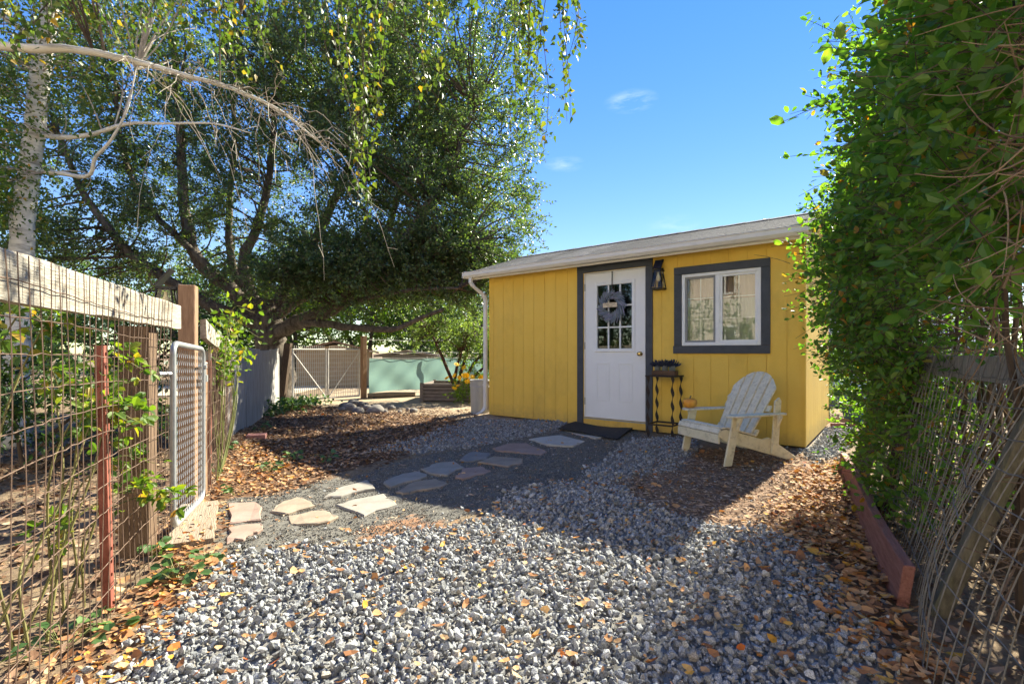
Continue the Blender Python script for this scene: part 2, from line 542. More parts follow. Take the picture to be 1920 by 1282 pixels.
M['can'] = mat('galvanised_can', (.36, .36, .34), (.50, .50, .47), scale=5, stretch=(1, 1, .3), rough=.5, metal=.35, dirt=(.3, .27, .22), dirt_amt=.4)
M['soil'] = mat('potting_soil', (.03, .02, .013), rough=1)
M['pumpkin'] = mat('pumpkin_skin', (.72, .26, .025), (.80, .42, .07), scale=7, rough=.45, spec=.4)
M['stem'] = mat('pumpkin_stem', (.22, .17, .08), rough=.8)
M['chair'] = mat('weathered_cream_paint', (.66, .60, .42), (.76, .70, .52), scale=5, rough=.75, dirt=(.20, .17, .12), dirt_amt=.55, dirt_scale=16, bump=.3, bscale=30)
M['chair_peel'] = mat('peeling_cream_paint', (.68, .62, .46), (.78, .72, .57), scale=9, rough=.85, dirt=(.20, .175, .14), dirt_amt=.6, dirt_scale=30, bump=.5, bscale=40)
M['mat'] = mat('rubber_mat', (.016, .018, .020), (.034, .036, .04), scale=40, rough=.85, bump=.5, bscale=220)
M['flag_tan'] = mat('tan_flagstone', (.225, .175, .13), (.31, .25, .19), scale=5, rough=.85, bump=.5, bscale=16, dirt=(.30, .23, .17), dirt_amt=.5)
M['flag_grey'] = mat('grey_flagstone', (.22, .20, .172), (.30, .275, .24), scale=5, rough=.85, bump=.5, bscale=16, dirt=(.24, .22, .20), dirt_amt=.5)
M['flag_pink'] = mat('pink_flagstone', (.25, .17, .135), (.33, .23, .185), scale=5, rough=.85, bump=.5, bscale=16, dirt=(.28, .22, .20), dirt_amt=.5)
M['flag_dark'] = mat('slate_flagstone', (.16, .153, .145), (.23, .22, .205), scale=5, rough=.85, bump=.5, bscale=16, dirt=(.16, .15, .14), dirt_amt=.5)
M['flag_lifted'] = mat('grey_flagstone_lifted_for_shade', (.36, .34, .30), (.46, .44, .39), scale=5, rough=.85, bump=.5, bscale=16, dirt=(.26, .24, .21), dirt_amt=.5)  # grey flagstone lightened to make up for the shade by the door
M['rail'] = mat('weathered_rail', (.25, .225, .185), (.38, .345, .29), scale=8, stretch=(1, 8, 8), rough=.9, bump=.7, bscale=20, bstretch=(1, 9, 9), dirt=(.16, .12, .08), dirt_amt=.75, dirt_scale=3)
M['oldwood'] = mat('old_brown_wood', (.085, .052, .032), (.17, .11, .07), scale=7, stretch=(7, 7, 1), rough=.9, bump=.6, bscale=14)
M['cedar'] = mat('cedar_post', (.20, .115, .068), (.30, .185, .115), scale=6, stretch=(8, 8, 1), rough=.85, bump=.5, bscale=14)
M['darkwood'] = mat('dark_post_wood', (.045, .028, .018), (.10, .065, .042), scale=6, stretch=(8, 8, 1), rough=.9, bump=.6, bscale=14)
M['greywood'] = mat('grey_weathered_wood', (.20, .18, .16), (.34, .31, .28), scale=5, stretch=(8, 8, 1), rough=.9, bump=.6, bscale=14)
M['plank'] = mat('bleached_plank', (.24, .185, .135), (.35, .28, .21), scale=6, stretch=(1, 9, 9), rough=.9, bump=.7, bscale=18, dirt=(.18, .12, .07), dirt_amt=.6, dirt_scale=2)
M['plywood'] = mat('grey_plywood', (.27, .25, .24), (.40, .38, .36), scale=4, stretch=(7, 7, 1), rough=.9, bump=.3, bscale=14, dirt=(.12, .10, .09), dirt_amt=.65, dirt_scale=1.6)
M['mosswood'] = mat('mossy_post_wood', (.10, .09, .065), (.19, .17, .125), scale=5, stretch=(8, 8, 1), rough=.95, bump=.6, bscale=14, dirt=(.10, .125, .035), dirt_amt=.8, dirt_scale=1.2)
M['edging'] = mat('red_stained_board', (.22, .085, .062), (.33, .15, .115), scale=6, stretch=(1, 10, 10), rough=.8, bump=.6, bscale=12, bstretch=(1, 10, 10))
M['rust'] = mat('rusty_wire', (.09, .055, .038), (.18, .12, .09), scale=20, rough=.8, metal=.2)
M['tpost'] = mat('rust_red_steel', (.16, .045, .030), (.26, .085, .06), scale=12, rough=.75)
M['wire'] = mat('grey_wire', (.14, .13, .115), (.24, .225, .20), scale=16, rough=.7, metal=.3)
M['galv'] = mat('galvanised_steel', (.29, .30, .305), (.40, .41, .415), scale=12, rough=.42, metal=.45)
M['palegate'] = mat('pale_gate_steel', (.46, .44, .42), (.60, .58, .55), scale=10, rough=.6, metal=.1)
M['tarp'] = cloth_mat('green_tarp', (.22, .35, .31), .6, .5)
M['cord'] = mat('white_cord', (.6, .6, .58), rough=.7)
M['bedwood'] = mat('bed_slat_wood', (.17, .135, .115), (.30, .25, .22), scale=5, stretch=(1, 8, 8), rough=.9, bump=.6, bscale=14)
M['rock'] = mat('round_rock', (.13, .115, .105), (.25, .23, .21), scale=8, rough=.9, bump=.4, bscale=20)
M['brick'] = mat('red_paver', (.24, .10, .085), (.33, .16, .14), scale=14, rough=.9, bump=.3, bscale=40)
M['bark'] = mat('grey_brown_bark', (.055, .042, .033), (.17, .14, .11), scale=5, stretch=(3, 3, 1), rough=.95, bump=.9, bscale=14)
M['twig'] = mat('twig_bark', (.06, .042, .03), (.11, .08, .06), scale=9, rough=.9)
M['birchbark'] = mat('white_birch_bark', (.50, .47, .41), (.66, .63, .56), scale=6, stretch=(1, 1, 5), rough=.8, bump=.4, bscale=10, dirt=(.05, .04, .035), dirt_amt=.85, dirt_scale=2.4)
M['birchtwig'] = mat('pale_birch_twig', (.26, .22, .175), (.38, .335, .28), scale=9, rough=.8)
M['drytwig'] = isl_mat('dry_brown_stick', [(0, (.10, .062, .038)), (.5, (.20, .135, .085)), (1, (.32, .24, .16))], rough=.9)
M['manzanita'] = mat('dark_red_bark', (.06, .025, .02), (.11, .05, .04), scale=8, rough=.7)
M['oakleaf'] = isl_mat('dark_evergreen_leaf', [(0, (.040, .070, .030)), (.5, (.076, .120, .044)), (.85, (.115, .160, .060)), (1, (.155, .165, .055))], rough=.36, spec=.6, trans=.42, tcol=(1.7, 1.9, .7))
M['birchleaf'] = isl_mat('birch_leaf', [(0, (.045, .085, .020)), (.65, (.085, .13, .028)), (.93, (.14, .16, .03)), (1, (.36, .20, .03))], rough=.5, spec=.4, trans=.42, tcol=(1.5, 1.6, .6))
HSTOPS = [(0, (.050, .120, .022)), (.5, (.090, .182, .030)), (.9, (.145, .225, .038)), (.955, (.15, .20, .04)), (1, (.40, .13, .02))]
M['hedgeleaf'] = isl_mat('hedge_leaf', HSTOPS, rough=.42, spec=.5, trans=.52, tcol=(1.9, 2.1, .7))
M['hedgeleaf_one'] = obj_mat('hedge_leaf_single', HSTOPS[:3] + [(1, (.13, .17, .04))], rough=.42, trans=.52, tcol=(1.9, 2.1, .7), spec=.5)
M['roseleaf'] = isl_mat('bramble_leaf', [(0, (.055, .115, .02)), (.7, (.13, .20, .03)), (.92, (.26, .26, .03)), (1, (.36, .17, .04))], rough=.5, trans=.45, tcol=(1.5, 1.6, .6))
M['ivyleaf'] = isl_mat('ivy_leaf', [(0, (.03, .075, .022)), (.7, (.07, .14, .04)), (1, (.12, .20, .06))], rough=.45, trans=.3)
M['shrubleaf'] = isl_mat('grey_green_leaf', [(0, (.10, .16, .055)), (.6, (.17, .24, .08)), (1, (.27, .33, .14))], rough=.6, trans=.4)
M['brightleaf'] = isl_mat('sunny_leaf', [(0, (.07, .14, .02)), (.6, (.13, .22, .03)), (1, (.22, .28, .05))], rough=.5, trans=.45)
M['darkleaf'] = isl_mat('deep_green_leaf', [(0, (.018, .045, .018)), (.7, (.04, .08, .028)), (1, (.07, .12, .03))], rough=.45, trans=.3)
M['petal'] = mat('yellow_petal', (.80, .48, .02), (.85, .56, .04), scale=5, rough=.6)
M['disc'] = mat('flower_centre', (.35, .17, .03), rough=.9)
M['stemgreen'] = mat('green_stem', (.12, .14, .04), (.20, .20, .07), scale=9, rough=.7)
M['gravel'] = isl_mat('granite_gravel', [(0, (.13, .135, .14)), (.3, (.225, .23, .234)), (.65, (.305, .31, .312)), (.90, (.385, .39, .39)), (.95, (.30, .26, .21)), (1, (.17, .173, .178))], rough=.85, speck=.5, sscale=230, bump=.35, bscale=90)
M['fines'] = isl_mat('crushed_fines', [(0, (.07, .066, .060)), (.5, (.15, .142, .125)), (.9, (.25, .235, .21)), (1, (.21, .155, .105))], rough=.9)
M['litter'] = isl_mat('fallen_leaf', [(0, (.20, .085, .038)), (.3, (.37, .175, .072)), (.6, (.48, .26, .115)), (.85, (.56, .37, .20)), (.94, (.55, .30, .03)), (1, (.42, .09, .02))], rough=.75, trans=.18, tcol=(1.2, 1.0, .6))
M['brownlitter'] = isl_mat('old_brown_leaf', [(0, (.07, .038, .022)), (.4, (.16, .085, .048)), (.75, (.27, .165, .10)), (1, (.40, .28, .18))], rough=.85)
M['chips'] = isl_mat('wood_chip', [(0, (.14, .085, .055)), (.5, (.31, .20, .13)), (1, (.50, .38, .27))], rough=.9)
M['stucco'] = mat('pale_pink_stucco', (.74, .64, .53), (.80, .70, .59), scale=9, rough=.9)
M['whitewall'] = mat('white_siding', (.66, .67, .68), (.74, .75, .76), scale=3, rough=.7)
M['blue'] = mat('blue_plastic', (.02, .06, .20), (.03, .085, .26), scale=4, rough=.4)
M['bluelid'] = mat('pale_blue_lid', (.32, .42, .58), rough=.5)
M['brownroof'] = mat('brown_roof', (.20, .12, .085), (.30, .19, .13), scale=14, rough=.9)
M['tan'] = mat('tan_wall', (.38, .28, .20), rough=.9)
M['driveway'] = mat('pale_driveway', (.42, .36, .28), (.52, .46, .36), scale=2, rough=.95, bump=.3, bscale=30)

# ------------------------------------------------------------------ ground zones (world XY outlines)
def zone(pts, z=.02):
    return np.array([gp(x, y, z) for x, y in pts])

Z_GRAVEL = [zone([(150, 1290), (270, 1215), (360, 1110), (440, 1040), (560, 1020), (700, 1012), (800, 990), (900, 965), (960, 925), (1030, 900),
                  (1130, 905), (1220, 950), (1320, 985), (1420, 985), (1480, 1000), (1560, 1060), (1640, 1150), (1690, 1290), (1700, 1600), (100, 1600)]),
            zone([(700, 846), (800, 815), (880, 790), (1060, 795), (1050, 812), (960, 822), (860, 838), (780, 850)]),
            zone([(1110, 868), (1180, 828), (1290, 830), (1310, 850), (1270, 880), (1180, 895), (1080, 915)]),
            zone([(1505, 852), (1540, 806), (1600, 806), (1580, 860), (1540, 880)])]
Z_PATH = zone([(400, 1040), (400, 950), (430, 928), (520, 925), (600, 900), (700, 882), (800, 852), (900, 830), (1000, 812), (1060, 800), (1200, 806), (1210, 822), (1150, 850),
               (1110, 880), (1080, 915), (1000, 930), (940, 950), (860, 975), (760, 985), (640, 1005), (520, 1030)])
Z_MULCH = zone([(1090, 925), (1180, 890), (1290, 850), (1420, 845), (1520, 860), (1540, 900), (1490, 985), (1380, 990), (1260, 965), (1160, 915)])
Z_DIRT = zone([(680, 985), (760, 968), (860, 975), (960, 945), (1040, 930), (1000, 960), (900, 1000), (800, 1015), (700, 1012)])
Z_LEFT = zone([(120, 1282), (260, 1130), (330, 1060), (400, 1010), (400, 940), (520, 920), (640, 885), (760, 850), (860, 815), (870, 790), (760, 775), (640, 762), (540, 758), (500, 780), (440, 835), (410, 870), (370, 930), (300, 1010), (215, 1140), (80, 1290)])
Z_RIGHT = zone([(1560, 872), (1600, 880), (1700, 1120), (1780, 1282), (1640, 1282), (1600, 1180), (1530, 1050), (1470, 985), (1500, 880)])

def lin(a, b, n):
    return np.linspace(a, b, n, endpoint=False)

gx = np.concatenate([[-600, -300, -150, -80, -50], lin(-32, -12, 25), lin(-12, -5, 45), lin(-5, 5, 190), lin(5, 12, 40), lin(12, 32, 20), [32, 50, 80, 150, 300, 600]])
gy = np.concatenate([[-300, -120, -50], lin(-25, -4, 22), lin(-4, .8, 28), lin(.8, 6, 110), lin(6, 14, 90), lin(14, 32, 36), [32, 50, 80, 150, 300, 700, 1500]])
GX, GY = np.meshgrid(gx, gy)
GP = np.stack([GX.ravel(), GY.ravel()], 1)
GH = hgt(GP[:, 0], GP[:, 1]) + np.where(np.hypot(GP[:, 0], GP[:, 1]) < 11, rng.normal(size=len(GP)) * .004, 0)
nx, ny = len(gx), len(gy)
i = np.arange(ny - 1)[:, None] * nx; j = np.arange(nx - 1)[None]
g = Geo().add(np.column_stack([GP, GH]), np.stack([i + j, i + j + 1, i + nx + j + 1, i + nx + j], -1).reshape(-1, 4))
gme = g.mesh('ground', True)
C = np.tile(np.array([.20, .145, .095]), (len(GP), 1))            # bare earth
def paint(mask, c):
    C[mask] = c
near = (GP[:, 1] < 16) & (GP[:, 1] > .5) & (np.abs(GP[:, 0]) < 7)
paint(near & (GP[:, 1] > 7.0) & (GP[:, 0] > -5.0) & (GP[:, 0] < 2), (.36, .275, .19))   # dry trodden yard
idx = np.where(near)[0]
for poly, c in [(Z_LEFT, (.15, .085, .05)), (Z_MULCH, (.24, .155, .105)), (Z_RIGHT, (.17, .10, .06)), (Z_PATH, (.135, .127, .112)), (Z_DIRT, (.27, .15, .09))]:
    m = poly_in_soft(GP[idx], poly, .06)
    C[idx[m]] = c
for poly in Z_GRAVEL:
    m = poly_in_soft(GP[idx], poly, .03)
    C[idx[m]] = (.21, .20, .185)
C *= rng.uniform(.88, 1.12, (len(C), 1))
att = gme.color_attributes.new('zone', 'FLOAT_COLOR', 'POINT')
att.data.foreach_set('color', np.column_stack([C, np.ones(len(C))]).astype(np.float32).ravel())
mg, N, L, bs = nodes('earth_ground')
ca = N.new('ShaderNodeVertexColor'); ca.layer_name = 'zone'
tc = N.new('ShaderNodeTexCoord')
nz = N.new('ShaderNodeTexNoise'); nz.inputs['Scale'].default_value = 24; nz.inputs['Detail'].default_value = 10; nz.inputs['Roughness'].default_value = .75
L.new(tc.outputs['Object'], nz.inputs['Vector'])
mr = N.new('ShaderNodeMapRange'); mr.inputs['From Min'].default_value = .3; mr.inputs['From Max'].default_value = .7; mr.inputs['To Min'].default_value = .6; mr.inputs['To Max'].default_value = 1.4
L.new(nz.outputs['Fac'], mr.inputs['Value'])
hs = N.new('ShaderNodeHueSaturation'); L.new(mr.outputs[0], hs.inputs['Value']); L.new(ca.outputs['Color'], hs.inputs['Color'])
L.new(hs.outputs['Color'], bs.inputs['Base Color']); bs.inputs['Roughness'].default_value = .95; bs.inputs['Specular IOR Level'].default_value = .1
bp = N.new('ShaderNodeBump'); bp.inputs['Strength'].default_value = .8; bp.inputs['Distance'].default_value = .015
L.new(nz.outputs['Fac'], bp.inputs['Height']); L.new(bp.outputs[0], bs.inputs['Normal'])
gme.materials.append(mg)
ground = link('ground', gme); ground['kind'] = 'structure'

# flagstones: outlines read off the photo and laid on the ground
FLAGS = [
    ([(429, 936), (482, 934), (490, 966), (429, 974)], 'flag_pink', 'square pinkish flagstone beside the gate plank, the farther of the pair'),
    ([(427, 980), (490, 971), (495, 982), (460, 996), (426, 1007)], 'flag_pink', 'wedge shaped pinkish flagstone beside the gate plank, the pair\'s wider-tailed one'),
    ([(507, 950), (522, 936), (556, 923), (578, 928), (591, 938), (540, 953)], 'flag_tan', 'tan flagstone with a pointed end, next after the pinkish pair'),
    ([(541, 956), (607, 944), (636, 955), (617, 964), (553, 972)], 'flag_tan', 'pale tan flagstone with a cracked left end'),
    ([(604, 924), (633, 906), (690, 890), (702, 906), (640, 921)], 'flag_grey', 'long grey flagstone half in the shed\'s shadow, without ripples'),
    ([(629, 934), (667, 923), (717, 913), (744, 932), (683, 953)], 'flag_grey', 'broad rippled grey flagstone at the edge of the shed\'s shadow'),
    ([(721, 893), (754, 879), (787, 874), (800, 883), (733, 902)], 'flag_grey', 'dull grey flagstone in shade, beside a long tan one'),
    ([(742, 910), (775, 893), (817, 887), (840, 896), (800, 906), (754, 914)], 'flag_tan', 'long tan flagstone in shade with a rounded end'),
    ([(790, 871), (817, 860), (850, 857), (871, 868), (837, 882), (800, 877)], 'flag_grey', 'flat grey shaded flagstone halfway along the path'),
    ([(852, 885), (867, 871), (900, 867), (921, 875), (908, 881), (867, 890)], 'flag_pink', 'rosy flagstone in shade halfway along the path'),
    ([(862, 855), (883, 840), (921, 843), (912, 853), (875, 858)], 'flag_dark', 'small dark slate flagstone sunk in the path fines'),
    ([(896, 860), (925, 850), (981, 854), (979, 862), (954, 868)], 'flag_tan', 'tan flagstone in shade beside the small dark slate one'),
    ([(923, 834), (954, 826), (987, 825), (1025, 840), (1017, 846), (933, 839)], 'flag_pink', 'rosy brown flagstone, third out from the doormat'),
    ([(992, 820), (1050, 813), (1096, 824), (1075, 832), (1025, 830)], 'flag_lifted', 'light grey flagstone, second out from the doormat'),
    ([(1056, 808), (1100, 809), (1140, 817), (1117, 821)], 'flag_lifted', 'light grey flagstone edge showing at the doormat'),
]
FLAG_POLYS = []
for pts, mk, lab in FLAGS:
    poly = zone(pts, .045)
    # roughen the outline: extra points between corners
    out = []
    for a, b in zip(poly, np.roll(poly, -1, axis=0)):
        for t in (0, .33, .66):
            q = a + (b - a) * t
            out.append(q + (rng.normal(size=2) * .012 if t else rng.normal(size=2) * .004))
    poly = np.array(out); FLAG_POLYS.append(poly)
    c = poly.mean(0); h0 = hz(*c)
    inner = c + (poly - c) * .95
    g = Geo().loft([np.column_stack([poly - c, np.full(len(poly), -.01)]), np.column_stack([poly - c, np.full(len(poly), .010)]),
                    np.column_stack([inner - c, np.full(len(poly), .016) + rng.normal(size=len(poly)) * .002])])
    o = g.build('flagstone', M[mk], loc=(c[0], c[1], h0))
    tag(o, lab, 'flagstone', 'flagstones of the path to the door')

def off_flags(P):
    ok = np.ones(len(P), bool)
    for poly in FLAG_POLYS:
        ok &= ~in_poly(P, poly)
    return ok

def off_shed(P):
    lx = (P - SO) @ SU; ly = (P - SO) @ SN
    return ~((lx > -.02) & (lx < SL + .02) & (ly > -.02) & (ly < SD))

def sample(poly, dens, jit=.05):
    lo, hi = poly.min(0) - .2, poly.max(0) + .2
    n = int(np.prod(hi - lo) * dens)
    P = rng.uniform(lo, hi, (n, 2))
    return P[poly_in_soft(P, poly, jit)]

def visible(P, margin=.25):
    """keeps what is near the view (and a little outside it)"""
    return (P[:, 1] > 1.15) & (np.abs(P[:, 0]) < P[:, 1] * 1.12 + margin + .3)

# coarse gravel: angular crushed granite, two loose layers
STONES = [hull(14, f, s) for s, f in enumerate((.6, .75, .65, .8, .55, .7, .62, .72))]
PEB = [hull(8, .7, 50 + s) for s in range(6)]
PP, SS = [], []
for k, poly in enumerate(Z_GRAVEL):
    P = sample(poly, 3600 if k == 0 else 2200, .07)
    P = P[visible(P) & off_flags(P) & off_shed(P)]
    s = np.clip(rng.lognormal(np.log(.0130), .36, len(P)), .005, .030) * (1.0 if k == 0 else .95)
    PP.append(P); SS.append(s)
# strays
P = sample(Z_PATH, 22); P = P[off_flags(P)]; PP.append(P); SS.append(rng.uniform(.008, .016, len(P)))
P = sample(Z_MULCH, 40); PP.append(P); SS.append(rng.uniform(.008, .018, len(P)))
P = sample(Z_RIGHT, 90); P = P[visible(P)]; PP.append(P); SS.append(rng.uniform(.010, .02, len(P)))
P = np.concatenate(PP); S = np.concatenate(SS)
z = hgt(P[:, 0], P[:, 1]) + S * rng.uniform(.15, .85, len(P)) + np.where(rng.random(len(P)) < .35, .016, 0)
g = Geo(); scatter_hulls(g, np.column_stack([P, z]), S, STONES)
gravel = g.build('gravel', M['gravel']); gravel['kind'] = 'stuff'
tag(gravel, 'loose blue grey crushed granite gravel covering the yard', 'gravel')
print('gravel stones', len(P))

# fine crushed stone of the path
PP, SS = [], []
P = sample(Z_PATH, 5200, .08); P = P[off_flags(P) & visible(P)]; PP.append(P); SS.append(rng.uniform(.0035, .0085, len(P)))
P = sample(zone([(400, 1060), (410, 1000), (560, 985), (700, 990), (860, 985), (700, 1030), (520, 1050)]), 1500, .08); P = P[off_flags(P)]
PP.append(P); SS.append(rng.uniform(.005, .012, len(P)))
P = sample(Z_GRAVEL[0], 1100, .1); P = P[visible(P)]; PP.append(P); SS.append(rng.uniform(.003, .008, len(P)))
P = np.concatenate(PP); S = np.concatenate(SS)
g = Geo(); scatter_hulls(g, np.column_stack([P, hgt(P[:, 0], P[:, 1]) + S * .4]), S, PEB)
fines = g.build('path_fines', M['fines']); fines['kind'] = 'stuff'
tag(fines, 'fine grey crushed stone packed around the flagstones', 'crushed stone')

def litter(P, lift, size, g, flat=1.6):
    n = len(P)
    a = rng.uniform(0, 2 * np.pi, n)
    A = np.stack([np.cos(a), np.sin(a), rng.normal(size=n) * .22], 1)
    Nn = unit(rvec(n) * .7 + np.array([0, 0, flat]))
    L_ = size * np.clip(rng.lognormal(-.05, .38, n), .35, 1.9)
    V, F = leaves(np.column_stack([P, hgt(P[:, 0], P[:, 1]) + lift]), A, Nn, L_, L_ * rng.uniform(.35, .85, n), CURL)
    g.add(V, F)

FD = unit(np.array([-.385, 1.0])); FO = np.array([-1.70, 2.06])   # left fence line
def lf(s, off=0.0):
    return FO + FD * s + np.array([-FD[1], FD[0]]) * off

# orange fallen leaves
g = Geo()
for poly, dens, lift in [(Z_RIGHT, 2600, .016), (zone([(40, 1300), (205, 1150), (290, 1020), (370, 930), (425, 945), (405, 1050), (350, 1110), (300, 1180), (230, 1290), (100, 1500), (20, 1500)]), 1500, .012),
                         (zone([(370, 930), (400, 880), (470, 840), (560, 850), (600, 880), (520, 920), (420, 930)]), 650, .012)]:
    P = sample(poly, dens, .09); P = P[visible(P) & off_flags(P)]
    litter(P, lift + rng.uniform(0, .02, len(P)), .038, g)
for poly, dens, lift in [(Z_GRAVEL[0], 140, .032), (Z_PATH, 22, .010), (Z_MULCH, 110, .012), (Z_GRAVEL[2], 60, .03), (Z_GRAVEL[1], 70, .03), (Z_LEFT, 150, .012)]:
    P = sample(poly, dens); P = P[visible(P)]
    litter(P, lift + rng.uniform(0, .012, len(P)), .032, g, 1.0)
# thicker drift of leaves on the gravel towards the red edging
P = sample(zone([(1380, 1000), (1480, 985), (1560, 1060), (1690, 1290), (1500, 1290), (1560, 1150), (1480, 1060)]), 330, .12); P = P[visible(P)]
litter(P, rng.uniform(.025, .045, len(P)), .036, g, 1.0)
o = g.build('fallen_leaves', M['litter']); o['kind'] = 'stuff'
tag(o, 'orange and yellow fallen leaves strewn over the ground', 'fallen leaves')

# old brown litter under the tree, beyond the fence and behind the right fence
g = Geo()
for poly, dens in [(Z_LEFT, 950), (zone([(440, 845), (520, 775), (560, 758), (900, 775), (880, 800), (760, 850), (600, 890)]), 520)]:
    P = sample(poly, dens, .1); P = P[off_flags(P) & off_shed(P)]
    litter(P, rng.uniform(.002, .02, len(P)), .036, g)
P = np.stack([rng.uniform(-6.5, -.9, 26000), rng.uniform(1.0, 8.5, 26000)], 1)
off = (P - FO) @ np.array([-FD[1], FD[0]])
P = P[(off > .02) & (off < 3.4)]
litter(P, rng.uniform(.002, .02, len(P)), .042, g)
P = np.stack([rng.uniform(1.0, 5.0, 7000), rng.uniform(.9, 5.2, 7000)], 1)
offr = P[:, 0] - (1.36 + .55 * (P[:, 1] - 1.62))
P = P[(offr > .03) & (offr < 1.6)]
litter(P, rng.uniform(.002, .02, len(P)), .036, g)
o = g.build('brown_litter', M['brownlitter']); o['kind'] = 'stuff'
tag(o, 'brown decaying leaf litter lying under the trees and fences', 'leaf litter')

# wood chips
def chips(P, g, size):
    n = len(P); a = rng.uniform(0, 2 * np.pi, n)
    A = np.stack([np.cos(a), np.sin(a), rng.normal(size=n) * .15], 1)
    L_ = size * rng.lognormal(0, .4, n)
    V, F = leaves(np.column_stack([P, hgt(P[:, 0], P[:, 1]) + rng.uniform(.004, .02, n)]), A, unit(rvec(n) * .5 + np.array([0, 0, 1.5])), L_, L_ * rng.uniform(.16, .4, n), DIAMOND)
    g.add(V, F)
g = Geo()
P = sample(Z_MULCH, 3000, .12); P = P[off_shed(P)]; chips(P, g, .030)
P = sample(Z_DIRT, 350, .1); chips(P, g, .035)
P = sample(Z_LEFT, 300, .1); chips(P, g, .035)
P = sample(Z_PATH, 60, .1); P = P[off_flags(P)]; chips(P, g, .03)
P = sample(zone([(560, 765), (700, 757), (880, 768), (880, 788), (780, 800), (620, 790)]), 500, .15); P = P[off_shed(P)]; chips(P, g, .035)
P = sample(zone([(1430, 1000), (1520, 880), (1560, 880), (1600, 960), (1560, 1040)]), 700, .1); chips(P, g, .03)
o = g.build('wood_chips', M['chips']); o['kind'] = 'stuff'
tag(o, 'brown shredded wood chips spread before the cream chair', 'wood chips')

# distant pale driveway beyond the left fence
g = Geo().box((-40, 12.2, -.02), (-5.9, 15.6, .03))
o = g.build('driveway', M['driveway']); o['kind'] = 'structure'

# ------------------------------------------------------------------ the shed
shed = thing('shed', 'small yellow garden shed with white door and grey trim', 'shed', (SO[0], SO[1], 0), SA)
WB, WT = .075, 2.40
DX0, DX1, DZ0, DZ1 = 1.81, 2.71, .185, 2.215
WX0, WX1, WZ0, WZ1 = 3.205, 4.10, 1.19, 2.07
OPEN = [(DX0 - .02, DX1 + .02, DZ0 - .005, DZ1 + .02), (WX0, WX1, WZ0, WZ1)]

def cut_columns(g, x0, x1, z0, z1, y0, y1, opens):
    xs = sorted({x0, x1, *[x for o_ in opens for x in o_[:2] if x0 < x < x1]})
    for a, b in zip(xs[:-1], xs[1:]):
        zs = [(z0, z1)]
        for (ox0, ox1, oz0, oz1) in opens:
            if ox0 < (a + b) / 2 < ox1:
                zs = [(p, q) for s, e in zs for p, q in ((s, min(e, oz0)), (max(s, oz1), e)) if q - p > .001]
        for s, e in zs:
            g.box((a, y0, s), (b, y1, e))

g = Geo(); cut_columns(g, 0.0, SL, WB + .01, WT, .008, .09, OPEN)
front = g.build('front_wall', M['yellow'], shed)
x = 0.0
edges = [0.0, .10]
while edges[-1] + .203 < SL - .12:
    edges.append(edges[-1] + .203)
edges.append(SL)
for a, b in zip(edges[:-1], edges[1:]):
    zs = [(WB, 1.60), (1.60, WT)]
    if not any(o_[0] < b and o_[1] > a for o_ in OPEN):
        zs = [(WB, WT)]
    for z0_, z1_ in zs:
        g = Geo(); cut_columns(g, a + .0025, b - .0025, z0_, z1_, 0, .0075, OPEN)
        if g.n:
            g.build('siding_board', M['yellow'], front)
def roof_z(y):
    return 2.45 + (2.90 - 2.45) * (1 - abs(y - 1.15) / 1.37) if True else 0
for sx, nm in ((SL, 'right_wall'), (0.0, 'left_wall')):
    i0, i1 = (sx - .09, sx - .016) if sx else (.016, .09)
    pr = [(.09, WB + .01), (SD - .09, WB + .01), (SD - .09, WT), (1.15, 2.80), (.09, WT)]
    g = Geo().prism(pr, lambda u, v: (i0, u, v), lambda u, v: (i1, u, v))
    w = g.build(nm, M['yellow'], shed)
    b0, b1 = (sx - .016, sx) if sx else (0, .016)
    ys = list(np.arange(.02, SD, .203)) + [SD]
    for a, b in zip(ys[:-1], ys[1:]):
        a2, b2 = a + .0025, b - .0025
        top = [(b2, min(roof_z(b2) - .07, 2.81))]
        if a2 < 1.15 < b2:
            top.append((1.15, 2.82))
        top.append((a2, min(roof_z(a2) - .07, 2.81)))
        g = Geo().prism([(a2, WB), (b2, WB)] + top, lambda u, v: (b0, u, v), lambda u, v: (b1, u, v))
        g.build('siding_board', M['yellow'], w)
Geo().box((.09, SD - .09, WB), (SL - .09, SD, WT)).build('back_wall', M['yellow'], shed)
g = Geo().box((.09, .09, .10), (SL - .09, SD - .09, .13)); g.build('floor_deck', M['interior'], shed)
Geo().box((.1, SD - .13, .13), (SL - .1, SD - .10, 2.38)).build('inner_lining', M['interior'], shed)
for yy in (.12, 1.1, 2.0):
    Geo().box((.05, yy, -.02), (SL - .04, yy + .09, .10)).build('skid', M['skid'], shed)
Geo().box((SL - .014, -.0185, WB + .005), (SL + .006, -.0035, WT - .01)).build('corner_trim', M['yellow'], shed)

